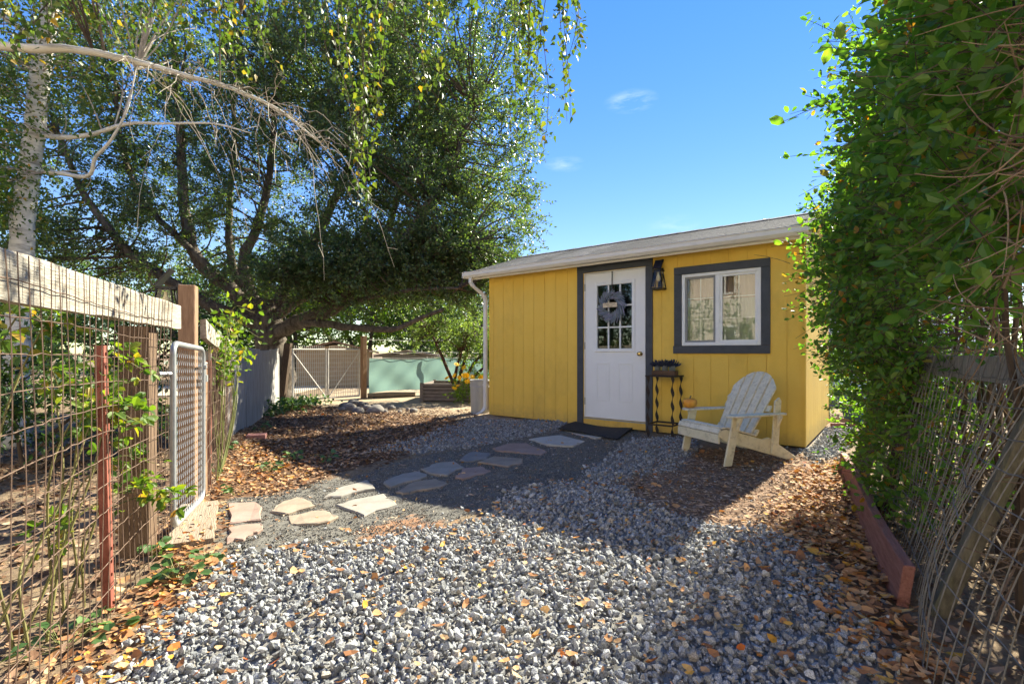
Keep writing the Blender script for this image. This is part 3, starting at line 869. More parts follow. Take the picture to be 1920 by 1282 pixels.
# roof
roof = Geo()
ovl, ovr = .21, .10
for s in (1, -1):
    ye = -.22 if s == 1 else 2.52
    roof.loft([[(-ovl, ye, 2.425), (-ovl, 1.15, 2.875), (-ovl, 1.15, 2.855), (-ovl, ye, 2.405)],
               [(SL + ovr, ye, 2.425), (SL + ovr, 1.15, 2.875), (SL + ovr, 1.15, 2.855), (SL + ovr, ye, 2.405)]])
roof_o = roof.build('roof', M['slate'], shed)
run = math.hypot(1.37, .45); sy, sz = 1.37 / run, .45 / run
ncourse = 10; ex = run / ncourse
for k in range(ncourse):
    g = Geo()
    x = -ovl - rng.uniform(0, .3)
    while x < SL + ovr:
        w = .305
        a, b = max(x + .003, -ovl - .01), min(x + w - .003, SL + ovr + .01)
        x += w
        if b - a < .02:
            continue
        d0 = k * ex - .012; d1 = d0 + ex + .05
        lift0, lift1 = .0125, .0045
        def pt(xx, d, l):
            return (xx, -.22 + sy * d - sz * l, 2.425 + sz * d + sy * l)
        th = .004 + rng.uniform(0, .002)
        g.loft([[pt(a, d0, lift0 - th), pt(b, d0, lift0 - th), pt(b, d0, lift0), pt(a, d0, lift0)],
                [pt(a, min(d1, run), lift1 - .003), pt(b, min(d1, run), lift1 - .003), pt(b, min(d1, run), lift1), pt(a, min(d1, run), lift1)]])
    g.build('shingle_course', M['shingle'], roof_o)
g = Geo()
x = -ovl
while x < SL + ovr - .05:
    b = min(x + .295, SL + ovr)
    g.loft([[(x, 1.03, 2.858), (x, 1.15, 2.897), (x, 1.27, 2.858), (x, 1.27, 2.850), (x, 1.03, 2.850)], [(b, 1.03, 2.862), (b, 1.15, 2.902), (b, 1.27, 2.862), (b, 1.27, 2.852), (b, 1.03, 2.852)]])
    x += .30
g.build('ridge_cap', M['shingle'], roof_o)
# fascia, soffit, gutter, downspout
Geo().box((-ovl + .01, -.205, 2.30), (SL + ovr - .02, -.185, 2.405)).build('fascia', M['gutter'], shed)
Geo().box((-ovl + .02, -.184, 2.372), (SL + ovr - .03, -.002, 2.384)).build('soffit', M['gutter'], shed)
prof = [(-.206, 2.325), (-.285, 2.325), (-.315, 2.36), (-.318, 2.405), (-.326, 2.412), (-.326, 2.42), (-.310, 2.42), (-.308, 2.37), (-.28, 2.335), (-.212, 2.335), (-.212, 2.41), (-.206, 2.41)]
g = Geo().loft([[(-.31, u, v) for u, v in prof], [(SL + ovr + .02, u, v) for u, v in prof]])
for xe in (-.312, SL + ovr + .018):
    g.box((xe, -.322, 2.326), (xe + .004, -.207, 2.412))
g.build('gutter', M['gutter'], shed)
g = Geo()
def dsp(pts):
    rings = []
    for p, (w, d) in pts:
        rings.append([(p[0] - w / 2, p[1] - d / 2, p[2]), (p[0] + w / 2, p[1] - d / 2, p[2]), (p[0] + w / 2, p[1] + d / 2, p[2]), (p[0] - w / 2, p[1] + d / 2, p[2])])
    return rings
sz2 = (.062, .05)
g.loft(dsp([((-.17, -.265, 2.326), sz2), ((-.17, -.265, 2.25), sz2), ((-.15, -.23, 2.19), (.07, .06)), ((-.06, -.08, 2.06), (.075, .07)), ((-.045, -.045, 1.98), sz2),
            ((-.045, -.045, .20), sz2), ((-.05, -.08, .14), (.066, .075)), ((-.075, -.20, .095), (.066, .06))]))
g.build('downspout', M['gutter'], shed, bevel=.006)
for zz in (.55, 1.5):
    Geo().box((-.082, -.074, zz), (-.002, -.010, zz + .03)).build('downspout_strap', M['gutter'], shed)

# door trim and door
TW = .095
for nm, a, b in [('door_trim', (DX0 - .02 - TW, -.022, .06), (DX0 - .02, -.001, DZ1 + .02)), ('door_trim', (DX1 + .02, -.022, .06), (DX1 + .02 + TW, -.001, DZ1 + .02)),
                 ('door_trim', (DX0 - .02 - TW, -.026, DZ1 + .021), (DX1 + .02 + TW, -.001, DZ1 + .021 + TW))]:
    Geo().box(a, b).build(nm, M['slate'], shed, bevel=.003)
Geo().box((DX0 - .018, -.004, DZ0 - .022), (DX1 + .018, .09, DZ0 - .006)).build('threshold', M['galv'], shed)
g = Geo()
g.box((DX0 - .0195, .017, DZ0), (DX0 - .006, .09, DZ1 + .018)); g.box((DX1 + .006, .017, DZ0), (DX1 + .0195, .09, DZ1 + .018)); g.box((DX0 - .006, .017, DZ1 + .006), (DX1 + .006, .09, DZ1 + .018))
g.build('door_jamb', M['doorwhite'], shed)
LX0, LX1, LZ0, LZ1 = 2.0, 2.525, 1.155, 2.04
g = Geo(); cut_columns(g, DX0, DX1, DZ0, DZ1, .020, .062, [(LX0, LX1, LZ0, LZ1)])
door = g.build('door', M['doorwhite'], shed)
def rim(g, x0, x1, z0, z1, w, y0, y1):
    g.box((x0, y0, z0), (x0 + w, y1, z1)); g.box((x1 - w, y0, z0), (x1, y1, z1))
    g.box((x0 + w, y0, z0), (x1 - w, y1, z0 + w)); g.box((x0 + w, y0, z1 - w), (x1 - w, y1, z1))
g = Geo(); rim(g, LX0 - .045, LX1 + .045, LZ0 - .045, LZ1 + .045, .047, .006, .0195)
g.build('lite_frame', M['doorwhite'], door, bevel=.005)
pw, ph = (LX1 - LX0) / 3, (LZ1 - LZ0) / 3
for a in range(3):
    for b in range(3):
        Geo().box((LX0 + a * pw + .002, .038, LZ0 + b * ph + .002), (LX0 + (a + 1) * pw - .002, .042, LZ0 + (b + 1) * ph - .002)).build('pane', M['doorglass'], door)
for k in (1, 2):
    Geo().box((LX0 + k * pw - .011, .012, LZ0), (LX0 + k * pw + .011, .034, LZ1)).build('muntin', M['doorwhite'], door, bevel=.004)
    Geo().box((LX0 + .001, .0125, LZ0 + k * ph - .011), (LX1 - .001, .0345, LZ0 + k * ph + .011)).build('muntin', M['doorwhite'], door, bevel=.004)
for (a, b) in ((1.98, 2.195), (2.32, 2.53)):
    g = Geo(); rim(g, a, b, .43, .965, .022, .0125, .0195); g.box((a + .045, .0155, .475), (b - .045, .0195, .92))
    g.build('raised_panel', M['doorwhite'], door, bevel=.004)
a_ = np.linspace(0, 2 * np.pi, 16, endpoint=False)
def ydisc(cx, cz, prof):
    return [np.stack([cx + r * np.cos(a_), np.full(16, y), cz + r * np.sin(a_)], 1) for r, y in prof]
Geo().loft(ydisc(2.645, 1.085, [(.030, .0195), (.030, .014), (.012, .012), (.011, -.012), (.022, -.018), (.029, -.030), (.027, -.044), (.012, -.050)])).build('knob', M['brass'], door, smooth=True)
for zz in (.36, 1.15, 1.98):
    Geo().tube([(DX0 - .004, .012, zz), (DX0 - .004, .012, zz + .10)], .008, 8).build('hinge', M['galv'], door)

# window
win = Geo()
rim(win, WX0 - .004, WX1 + .004, WZ0 - .004, WZ1 + .004, .040, -.012, .07)
window = win.build('window', M['vinyl'], shed, bevel=.004)
mx_ = WX0 + .47 * (WX1 - WX0)
Geo().box((mx_ - .022, -.008, WZ0 + .036), (mx_ + .03, .06, WZ1 - .036)).build('meeting_stile', M['vinyl'], window, bevel=.003)
g = Geo(); rim(g, WX0 + .037, mx_ - .023, WZ0 + .037, WZ1 - .037, .024, .004, .03)
g.build('sash_frame', M['screen'], window)
g = Geo(); rim(g, mx_ + .031, WX1 - .037, WZ0 + .037, WZ1 - .037, .024, .002, .03)
g.build('sash_frame', M['vinyl'], window)
PANES = [(WX0 + .061, mx_ - .047), (mx_ + .055, WX1 - .061)]
for k, (a, b) in enumerate(PANES):
    Geo().box((a - .002, .016, WZ0 + .059), (b + .002, .020, WZ1 - .059)).build('pane', M['glass'], window)
    Geo().box(((a + b) / 2 - .006, .024, WZ0 + .06), ((a + b) / 2 + .006, .028, WZ1 - .06)).build('grille_bar', M['vinyl'], window)
    for f in (.345, .68):
        zz = WZ0 + .06 + f * (WZ1 - WZ0 - .12)
        Geo().box((a, .0245, zz - .006), (b, .0285, zz + .006)).build('grille_bar', M['vinyl'], window)
# gathered curtain inside; pinkish sheet above imitates the house's reflection in the glass
def gathered(x0, x1, z0, z1, y, amp, per):
    xs = np.linspace(x0, x1, 90)
    ys = y + amp * np.sin(xs * 2 * np.pi / per) + amp * .4 * np.sin(xs * 2 * np.pi / per * 2.7)
    A = np.stack([xs, ys, np.full(90, z0)], 1); B = np.stack([xs, ys * .98 + .001, np.full(90, z1)], 1)
    V = np.concatenate([A, B]); k = np.arange(89)
    return Geo().add(V, np.stack([k, k + 1, k + 91, k + 90], 1))
gathered(WX0 - .03, WX1 + .03, WZ0 + .02, 1.755, .125, .008, .06).build('curtain', M['curtain'], window, smooth=True)
gathered(WX0 - .03, WX1 + .03, 1.745, WZ1 + .04, .155, .004, .09).build('pink_reflection', M['pink_reflection'], window, smooth=True)
for a, b in [((WX0 - .004 - TW, -.022, WZ0 - .004), (WX0 - .005, -.001, WZ1 + .003)), ((WX1 + .005, -.022, WZ0 - .004), (WX1 + .004 + TW, -.001, WZ1 + .003)),
             ((WX0 - .004 - TW, -.026, WZ1 + .004), (WX1 + .004 + TW, -.001, WZ1 + .004 + TW)), ((WX0 - .014 - TW, -.026, WZ0 - .005 - TW), (WX1 + .004 + TW, -.001, WZ0 - .005))]:
    Geo().box(a, b).build('window_trim', M['slate'], shed, bevel=.003)

def sp(x, y, z=0.0):
    """shed-local to world"""
    q = SO + SU * x + SN * y
    return (q[0], q[1], z)

# ------------------------------------------------------------------ things at the shed
# wreath on the door
wr = thing('wreath', 'lavender wreath with small wooden name sign hanging on white door', 'wreath', sp(2.245, -.004, 1.745), SA)
ang = np.linspace(0, 2 * np.pi, 30)
Geo().tube(np.stack([.135 * np.cos(ang), np.full(30, -.022), .135 * np.sin(ang)], 1), .016, 6, False).build('ring', M['twig'], wr)
n = 380
th = rng.uniform(0, 2 * np.pi, n); r0 = rng.uniform(.085, .165, n)
S_ = np.stack([r0 * np.cos(th), rng.uniform(-.045, -.012, n), r0 * np.sin(th)], 1)
dirn = np.stack([-np.sin(th) * -1 + .35 * np.cos(th), rng.normal(size=n) * .16 - .08, np.cos(th) * -1 + .35 * np.sin(th)], 1)
dirn = unit(dirn + rng.normal(size=(n, 3)) * .16); dirn[:, 1] = -np.abs(dirn[:, 1]) * .6
Ls = rng.uniform(.07, .135, n)
paths = np.stack([S_, S_ + dirn * (Ls * .5)[:, None], S_ + dirn * Ls[:, None] + np.stack([np.zeros(n), np.zeros(n), -.01 * np.ones(n)], 1)], 1)
o = Geo().add(*tubes(paths, .0035, .0045, 4)).build('lavender_sprigs', M['lavender'], wr); o['kind'] = 'stuff'
Geo().box((-.006, -.010, .10), (.006, -.006, .475)).build('hanger_strap', M['black'], wr)
sg = Geo().box((-.105, -.074, -.028), (.105, -.066, .035)).build('name_sign', M['signwood'], wr, bevel=.002)
for txt, zz, size in (('Happy Hutch', .007, .030), ('Cottage', -.020, .027)):
    cu = bpy.data.curves.new('lettering', 'FONT'); cu.body = txt; cu.size = size; cu.align_x = 'CENTER'; cu.extrude = .0006; cu.resolution_u = 2
    to = bpy.data.objects.new('tmp', cu); col.objects.link(to)
    dg = bpy.context.evaluated_depsgraph_get()
    me = bpy.data.meshes.new_from_object(to.evaluated_get(dg)); bpy.data.objects.remove(to)
    me.materials.clear(); me.materials.append(M['ink'])
    lo_ = link('lettering', me, sg); lo_.location = (0, -.0748, zz); lo_.rotation_euler = (R(90), 0, 0)

def lantern(label, loc, rz):
    """tapered black lantern with a tilted solar panel; back of it at local y=0"""
    t = thing('solar_lantern', label, 'lantern', loc, rz, 'solar lanterns')
    Geo().box((-.035, -.012, -.12), (.035, 0, .12)).build('back_plate', M['black'], t)
    def sq(h, z, cy=-.085):
        return np.array([(-h, cy - h, z), (h, cy - h, z), (h, cy + h, z), (-h, cy + h, z)])
    b, tp = sq(.072, -.15), sq(.042, .075)
    fr = Geo()
    for p, q in zip(b, tp):
        fr.bar(p, q, .009, .009, (.3, .7, .1))
    fr.box((-.076, -.161, -.162), (.076, -.009, -.150)); fr.box((-.05, -.135, .074), (.05, -.012, .092))
    for k in range(4):
        fr.bar(b[k], b[(k + 1) % 4], .010, .010); 
    fr.build('frame', M['black'], t)
    for k in range(4):
        a0, a1, c1, c0 = b[k], b[(k + 1) % 4], tp[(k + 1) % 4], tp[k]
        g = Geo().add(np.array([a0, a1, c1, c0]) * np.array([.97, 1, 1]) + np.array([0, -.0025, 0]), np.array([(0, 1, 2, 3)]))
        g.build('pane', M['lampglass'], t)
    Geo().lathe([(.010, .06), (.012, .03), (.024, .0), (.026, -.03), (.016, -.055), (.004, -.06)], 12, (0, -.085, 0)).build('bulb', M['bulb'], t, smooth=True)
    ca, sa = math.cos(R(52)), math.sin(R(52))
    def pp(u, v, w):
        return (u, -.135 + v * ca - w * sa, .094 + v * sa + w * ca)
    g = Geo().loft([[pp(-.055, 0, 0), pp(.055, 0, 0), pp(.055, .155, 0), pp(-.055, .155, 0)], [pp(-.055, 0, .012), pp(.055, 0, .012), pp(.055, .155, .012), pp(-.055, .155, .012)]])
    sol = g.build('solar_panel', M['black'], t)
    Geo().add([pp(-.05, .005, .0128), pp(.05, .005, .0128), pp(.05, .15, .0128), pp(-.05, .15, .0128)], np.array([(0, 1, 2, 3)])).build('solar_cell', M['solar'], sol)
    return t
lantern('black solar lantern fixed to yellow wall between door and window', sp(2.93, -.001, 2.065), SA)

# doormat
q = [gp(1047, 806, .06), gp(1087, 793, .06), gp(1191, 804, .06), gp(1158, 822, .06)]
g = Geo(); nu, nv = 10, 8
V = []
for a in range(nu + 1):
    for b in range(nv + 1):
        u, v = a / nu, b / nv
        p = (q[0] * (1 - u) + q[3] * u) * (1 - v) + (q[1] * (1 - u) + q[2] * u) * v
        V.append((p[0], p[1], hz(*p) + .040 + .010 * math.sin(5 * u + 3 * v)))
V = np.array(V); c0 = np.array([*V[:, :2].mean(0), 0]); k = len(V)
i_ = (np.arange(nu)[:, None] * (nv + 1) + np.arange(nv)[None]).ravel()
top = np.stack([i_, i_ + 1, i_ + nv + 2, i_ + nv + 1], 1)
V2 = V.copy(); V2[:, 2] -= .014
g.add(np.concatenate([V, V2]) - c0, np.concatenate([top, top[:, ::-1] + k]))
rimi = [a * (nv + 1) for a in range(nu + 1)] + [nu * (nv + 1) + b for b in range(1, nv + 1)] + [a * (nv + 1) + nv for a in range(nu - 1, -1, -1)] + list(range(nv - 1, 0, -1))
g.f.append(np.array([(rimi[a], rimi[(a + 1) % len(rimi)], rimi[(a + 1) % len(rimi)] + k, rimi[a] + k) for a in range(len(rimi))]))
o = g.build('doormat', M['mat'], loc=tuple(c0)); tag(o, 'black rubber doormat lying askew at the white door', 'doormat')

# iron plant stand
tx, ty = 3.06, -.22
tp = sp(tx, ty); tz = hz(tp[0], tp[1]) + .012
tb = thing('plant_stand', 'tall brown iron plant stand with wavy legs by the door', 'plant stand', (tp[0], tp[1], tz), SA)
TH, HW, HD = .745, .165, .155
Geo().box((-HW - .015, -HD - .015, TH - .016), (HW + .015, HD + .015, TH)).build('table_top', M['iron'], tb, bevel=.003)
for sx in (-1, 1):
    for sy_ in (-1, 1):
        g = Geo(); rings = []
        for zz in np.linspace(-.012, TH - .016, 40):
            w = .011 + .0085 * math.sin(zz * 2 * math.pi / .17)
            cx_ = sx * (HW - .012) + .006 * math.sin(zz * 2 * math.pi / .17 + 1.5)
            rings.append([(cx_ - w, sy_ * (HD - .012) - .005, zz), (cx_ + w, sy_ * (HD - .012) - .005, zz), (cx_ + w, sy_ * (HD - .012) + .005, zz), (cx_ - w, sy_ * (HD - .012) + .005, zz)])
        g.loft(rings).build('leg', M['iron'], tb)
for sy_ in (-1, 1):
    Geo().box((-HW + .012, sy_ * (HD - .012) - .006, .135), (HW - .012, sy_ * (HD - .012) + .006, .155)).build('stretcher', M['iron'], tb)
    Geo().box((sy_ * (HW - .012) - .006, -HD + .012, .136), (sy_ * (HW - .012) + .006, HD - .012, .154)).build('stretcher', M['iron'], tb)

# tray and three tins of lavender
ts = thing('wooden_tray', 'small rough brown wooden tray on the iron plant stand', 'tray', sp(tx + .005, ty, tz + TH), SA)
Geo().box((-.145, -.06, .001), (.145, .06, .010)).build('tray_base', M['traywood'], ts)
for sy_ in (-1, 1):
    Geo().box((-.145, sy_ * .055 - .005, .0105), (.145, sy_ * .055 + .005, .058)).build('tray_side', M['traywood'], ts, bevel=.002)
for sx in (-1, 1):
    Geo().box((sx * .140 - .005, -.0495, .0105), (sx * .140 + .005, .0495, .056)).build('tray_end', M['traywood'], ts, bevel=.002)
for k, lab in zip((-1, 0, 1), ('lavender tin at the tray end next to the door', 'middle lavender tin of three on the plant stand tray', 'lavender tin at the tray end next to the window')):
    pt = thing('lavender_pot', lab, 'potted plant', sp(tx + .005 + k * .093, ty, tz + TH + .0105), SA, 'tins of lavender on the tray')
    Geo().lathe([(.033, 0), (.037, .10), (.039, .102), (.039, .108), (.034, .108), (.033, .09)], 18).build('pot', M['tin'], pt, smooth=True)
    n = 130
    a = rng.uniform(0, 2 * np.pi, n); el = rng.uniform(.35, 1.4, n)
    D = np.stack([np.cos(a) * np.cos(el), np.sin(a) * np.cos(el), np.sin(el)], 1)
    S_ = np.array([0, 0, .085]) + D * np.array([.015, .015, 0])
    Ln = rng.uniform(.06, .11, n)
    g = Geo().add(*tubes(np.stack([S_, S_ + D * (Ln * .55)[:, None], S_ + D * Ln[:, None]], 1), .0042, .0036, 4))
    oo = g.build('lavender', M['lavdark'], pt); oo['kind'] = 'stuff'

# adirondack chair. local x = forward, y = sitter's left
fwd = unit(np.array([-.955, -.297]))
f1, f2 = gp(1357, 873, .035), gp(1290, 848, .04)
cc = (f1 + f2) / 2
ch = thing('garden_chair', 'weathered cream wooden slatted garden chair in front of the window', 'chair', (cc[0], cc[1], hz(cc[0], cc[1]) + .008), math.atan2(fwd[1], fwd[0]))
ch.scale = (.97, .97, .90)
HWc = .315
def xz(poly, y0, y1, name, mt=None, bev=.004):
    return Geo().prism(poly, lambda u, v: (u, y0, v), lambda u, v: (u, y1, v)).build(name, mt or M['chair'], ch, bevel=bev)
for s in (1, -1):
    ya, yb = s * HWc, s * (HWc + .024)
    xz([(.045, 0), (-.045, 0), (-.155, .505), (-.060, .505)], ya, yb, 'front_leg')
    # side rail running down to the ground behind
    ya, yb = s * (HWc - .028), s * (HWc - .003)
    xz([(.075, .30), (.075, .345), (.05, .372), (.0, .378), (-.12, .345), (-.30, .295), (-.44, .25), (-.52, .268), (-.80, .085), (-.865, .035), (-.86, .002), (-.80, 0), (-.72, .025), (-.3, .155), (.02, .255)], ya, yb, 'side_rail')
    xz([(-.53, .10), (-.61, .06), (-.655, .66), (-.63, .70), (-.575, .66)], s * HWc, s * (HWc + .022), 'rear_post')
    # arm rest: rounded paddle
    o1 = s * (HWc - .045); wide = s * .135
    poly = [(u_ - .065, v_) for u_, v_ in [(.075, .02), (.085, .06), (.06, .11), (.0, .135), (-.12, .13), (-.35, .10), (-.58, .085), (-.65, .075), (-.66, .02), (-.62, .0), (.0, 0), (.05, .005)]]
    Geo().prism([(u, o1 + s * v) for u, v in poly], lambda u, v: (u, v, .506), lambda u, v: (u, v, .529)).build('arm_rest', M['chair_peel'], ch, bevel=.006)
    xz([(-.075, .505), (-.115, .505), (-.150, .36), (-.125, .345), (-.118, .40), (-.09, .46)], s * (HWc + .0245), s * (HWc + .0445), 'arm_bracket') if False else None
    g = Geo().prism([(0, .505), (.07, .505), (.055, .46), (.03, .42), (.022, .375), (0, .37)], lambda u, v: (-.090, s * (HWc + .0245 + u), v), lambda u, v: (-.115, s * (HWc + .0245 + u), v))
    g.build('arm_bracket', M['chair'], ch, bevel=.003)
    g = Geo().prism([(0, .505), (.06, .505), (.045, .46), (.025, .42), (.018, .38), (0, .375)], lambda u, v: (-.590, s * (HWc + .0225 + u), v), lambda u, v: (-.612, s * (HWc + .0225 + u), v))
    g.build('arm_bracket', M['chair'], ch, bevel=.003)
# seat slats follow the dip of the rails
prof = [(.083, .33), (.055, .384), (.0, .390), (-.06, .372), (-.12, .355), (-.18, .338), (-.24, .321), (-.30, .305), (-.36, .286)]
for (x0, z0), (x1, z1) in zip(prof[:-1], prof[1:]):
    d = unit(np.array([x1 - x0, z1 - z0])); nrm = np.array([d[1], -d[0]]); nrm = nrm if nrm[1] > 0 else -nrm
    a = np.array([x0, z0]) + d * .003; b = np.array([x1, z1]) - d * .003
    Geo().prism([tuple(a), tuple(b), tuple(b + nrm * .019), tuple(a + nrm * .019)], lambda u, v: (u, -HWc + .001, v), lambda u, v: (u, HWc - .001, v)).build('seat_slat', M['chair_peel'], ch, bevel=.003)
Geo().box((.077, -HWc + .002, .235), (.099, HWc - .002, .332)).build('front_apron', M['chair'], ch, bevel=.003)
# back: five fanned slats with rounded tops
p0, p1 = np.array([-.36, 0, .262]), np.array([-.73, 0, .96])
bd = unit(p1 - p0); bn = np.array([bd[2], 0, -bd[0]]); HB = np.linalg.norm(p1 - p0)
tops = [.80, .955, 1.0, .955, .80]
for k in range(5):
    c0y, c1y = (k - 2) * .098, (k - 2) * .122
    w0, w1 = .041, .053
    def edge(side, t):
        return c0y + (c1y - c0y) * t + side * (w0 + (w1 - w0) * t)
    def arch(u):
        return HB * (1 - .27 * (abs(u) / .30) ** 2.3)
    poly = [(edge(-1, 0), 0), (edge(1, 0), 0)]
    poly += [(u, arch(u)) for u in np.linspace(edge(1, .9), edge(-1, .9), 9)]
    Geo().prism(poly, lambda u, v: tuple(p0 + bd * v + np.array([0, u, 0])), lambda u, v: tuple(p0 + bd * v + np.array([0, u, 0]) + bn * .019)).build('back_slat', M['chair_peel'], ch, bevel=.004)
for dd, hw in ((.07, HWc - .03), (.36 * HB / .79, HWc - .002), (.60 * HB / .79, .25)):
    c_ = p0 + bd * dd - bn * .0125
    Geo().bar(c_ + np.array([0, -hw, 0]), c_ + np.array([0, hw, 0]), .07, .022, tuple(bn)).build('back_brace', M['chair'], ch, bevel=.003)

# pumpkin on the far arm rest
cm = Matrix.Translation(ch.location) @ Matrix.Rotation(ch.rotation_euler.z, 4, 'Z') @ Matrix.Diagonal((.97, .97, .90, 1))
pl = cm @ Vector((-.075, -HWc - .02, .5295))
pk = thing('pumpkin', 'small orange pumpkin sitting on the arm of the chair', 'pumpkin', tuple(pl))
rings = []
for t in np.linspace(0, np.pi, 15):
    a = np.linspace(0, 2 * np.pi, 48, endpoint=False)
    rr = .070 * np.sin(t) ** .8 * (1 + .05 * np.abs(np.cos(a * 4.5)) - .03) + .004
    rings.append(np.stack([rr * np.cos(a), rr * np.sin(a), np.full(48, .056 - .055 * np.cos(t) + (-.012 * (t > 2.6)))], 1))
Geo().loft(rings).build('pumpkin_body', M['pumpkin'], pk, smooth=True)
Geo().tube([(0, 0, .095), (.002, 0, .112), (.010, .003, .130)], [.010, .007, .008], 7).build('pumpkin_stem', M['stem'], pk)

# galvanised can behind the downspout
tc_ = sp(-.40, .26); z0 = hz(tc_[0], tc_[1])
t = thing('metal_can', 'tall galvanised metal can beside the white downspout', 'can', (tc_[0], tc_[1], z0 - .01))
Geo().lathe([(.19, 0), (.19, .02), (.185, .03), (.19, .05), (.20, .46), (.208, .47), (.200, .485), (.203, .56), (.212, .575), (.206, .585), (.192, .58), (.18, .1)], 28).build('can_body', M['can'], t, smooth=False)
g = Geo()
for s in (-1, 1):
    aa = np.linspace(0, np.pi, 9)
    g.tube(np.stack([np.full(9, s * .0) + .06 * np.cos(aa), np.full(9, s * (.205)) + s * .02 * np.sin(aa), .42 - .05 * np.sin(aa)], 1), .005, 5)
g.build('can_handle', M['galv'], t)

# ------------------------------------------------------------------ left wire fence and its gate
FZ = math.atan2(FD[1], FD[0])
def fence_thing(name, label, cat, s=0.0, **k):
    p = lf(s)
    return thing(name, label, cat, (p[0], p[1], 0), FZ, **k)

def wire_net(x0, x1, top, bot, dx, dz, r, y=0.0, wob=.008, bulge=0.0, sag=0.0, seg=22, n_top=None, top_wrap=None, leanfn=None):
    """woven wire: uprights and line wires as real tubes; local x along, z up"""
    g = Geo()
    xs = np.arange(x0, x1, dx); zs = np.linspace(bot, top, seg)
    ph = rng.uniform(0, 6.28, len(xs)); am = rng.normal(size=len(xs)) * wob
    X = xs[:, None] + am[:, None] * np.sin(zs[None] * 5 + ph[:, None]) + wob * .7 * np.sin(zs[None] * 3 + xs[:, None] * 2)
    Y = np.full_like(X, y) + bulge * np.sin((zs[None] - bot) / (top - bot) * np.pi) * np.sin(xs[:, None] * 1.9 + .6) + wob * .5 * np.sin(zs[None] * 7 + ph[:, None])
    Zz = np.broadcast_to(zs[None], X.shape).copy()
    P = np.stack([X, Y, Zz], -1)
    if leanfn:
        P = leanfn(P)
    g.add(*tubes(P, r, r, 4))
    hs_ = np.arange(bot, top + .001, dz); m = max(12, int((x1 - x0) / .05))
    xx = np.linspace(x0, x1, m)
    Xh = np.broadcast_to(xx[None], (len(hs_), m)).copy()
    Zh = hs_[:, None] + sag * np.sin(xx[None] * 2.4 + hs_[:, None] * 3) + wob * .4 * rng.normal(size=(len(hs_), m))
    Yh = y + bulge * np.sin((Zh - bot) / (top - bot) * np.pi) * np.sin(Xh * 1.9 + .6) + .002
    P = np.stack([Xh, Yh, Zh], -1)
    if leanfn:
        P = leanfn(P)
    g.add(*tubes(P, r * 1.15, r * 1.15, 4))
    return g

# local y: positive = away from the path
wf = fence_thing('wire_fence', 'rusty wire fence under a bleached thick top rail beside the gravel', 'fence')
rg = Geo(); rings = []
for xx in np.linspace(-1.9, 1.0, 24):
    a, b, c, d = rng.normal(size=4) * .0025
    rings.append([(xx, -.022 + a, 1.245 + c), (xx, .022 + b, 1.245 + d), (xx, .020 + a, 1.388 + b), (xx, -.016 + b, 1.392 + a), (xx, -.023, 1.382 + c)])
rg.loft(rings).build('top_rail', M['rail'], wf)
wire_net(-1.9, .80, 1.385, .03, .058, .105, .0017, y=-.034, wob=.006, bulge=.02, sag=.016, seg=26).build('wire_mesh', M['rust'], wf)
pg = Geo(); rings = []
for zz in np.linspace(-.05, 1.24, 8):
    a = rng.normal(size=4) * .002
    rings.append([(.60 + a[0], .03, zz), (.735 + a[1], .03, zz), (.735 + a[2], .16, zz), (.60 + a[3], .16, zz)])
pg.loft(rings).build('post', M['oldwood'], wf)
Geo().box((-1.75, .03, -.05), (-1.62, .16, 1.24)).build('post', M['oldwood'], wf, bevel=.005)
# steel T post, slightly out of plumb
def tp_(z):
    return np.array([.02 - .03 * z, .0 + .012 * z, z])
g = Geo()
for (a, b, c, d) in ((-.020, .020, -.004, .002), (-.004, .004, .002, .034)):
    g.loft([[tp_(-.04) + (a, c, 0), tp_(-.04) + (b, c, 0), tp_(-.04) + (b, d, 0), tp_(-.04) + (a, d, 0)], [tp_(1.13) + (a, c, 0), tp_(1.13) + (b, c, 0), tp_(1.13) + (b, d, 0), tp_(1.13) + (a, d, 0)]])
for zz in np.arange(.1, 1.1, .055):
    p = tp_(zz); g.box(p + np.array([-.006, -.009, 0]), p + np.array([.006, -.004, .012]))
g.build('steel_post', M['tpost'], wf)

# small chain link gate
gt = fence_thing('garden_gate', 'narrow galvanised chain link gate in the wire fence', 'gate', .80)
GW, GB, GT = .74, .09, 1.155
def gz(x):
    return -.03 * x / GW
cr = .07
loop = []
for cx_, cz_, a0 in ((cr, GB + cr, 180), (GW - cr, GB + cr, 270), (GW - cr, GT - cr, 0), (cr, GT - cr, 90)):
    for a in np.linspace(R(a0), R(a0 + 90), 6):
        x_ = cx_ + cr * math.cos(a); loop.append((x_, -.03, cz_ + cr * math.sin(a) + gz(x_)))
loop.append(loop[0]); loop.append(loop[1])
Geo().tube(loop, .017, 10, False).build('frame', M['galv'], gt, smooth=True)
d = .046
nW = int((GW - .05) / d) + 1
m = int((GT - GB - .04) / (d * .5)) + 1
ps = []
for k in range(nW):
    zz = GB + .02 + np.arange(m) * d * .5
    xx = .035 + k * d + np.where(np.arange(m) % 2 == 0, -d * .26, d * .80) 
    xx = np.clip(xx, .02, GW - .02)
    yy = -.03 + np.where(np.arange(m) % 2 == 0, -.004, .004)
    ps.append(np.stack([xx, yy, zz + gz(xx)], 1))
Geo().add(*tubes(np.array(ps), .0015, .0015, 4)).build('chain_link', M['galv'], gt)
for zz in (.32, .98):
    Geo().tube([(-.07, .02, zz), (.0, -.03, zz)], .012, 8).build('hinge', M['galv'], gt)
g = Geo().tube([(GW - .01, -.03, 1.02), (GW + .14, -.025, 1.02)], .009, 8); g.tube([(GW - .0, -.055, 1.00), (GW + .0, -.005, 1.00)], .014, 8)
g.build('latch', M['galv'], gt)
g = Geo().box((GW + .075, -.040, .885), (GW + .115, -.016, .935))
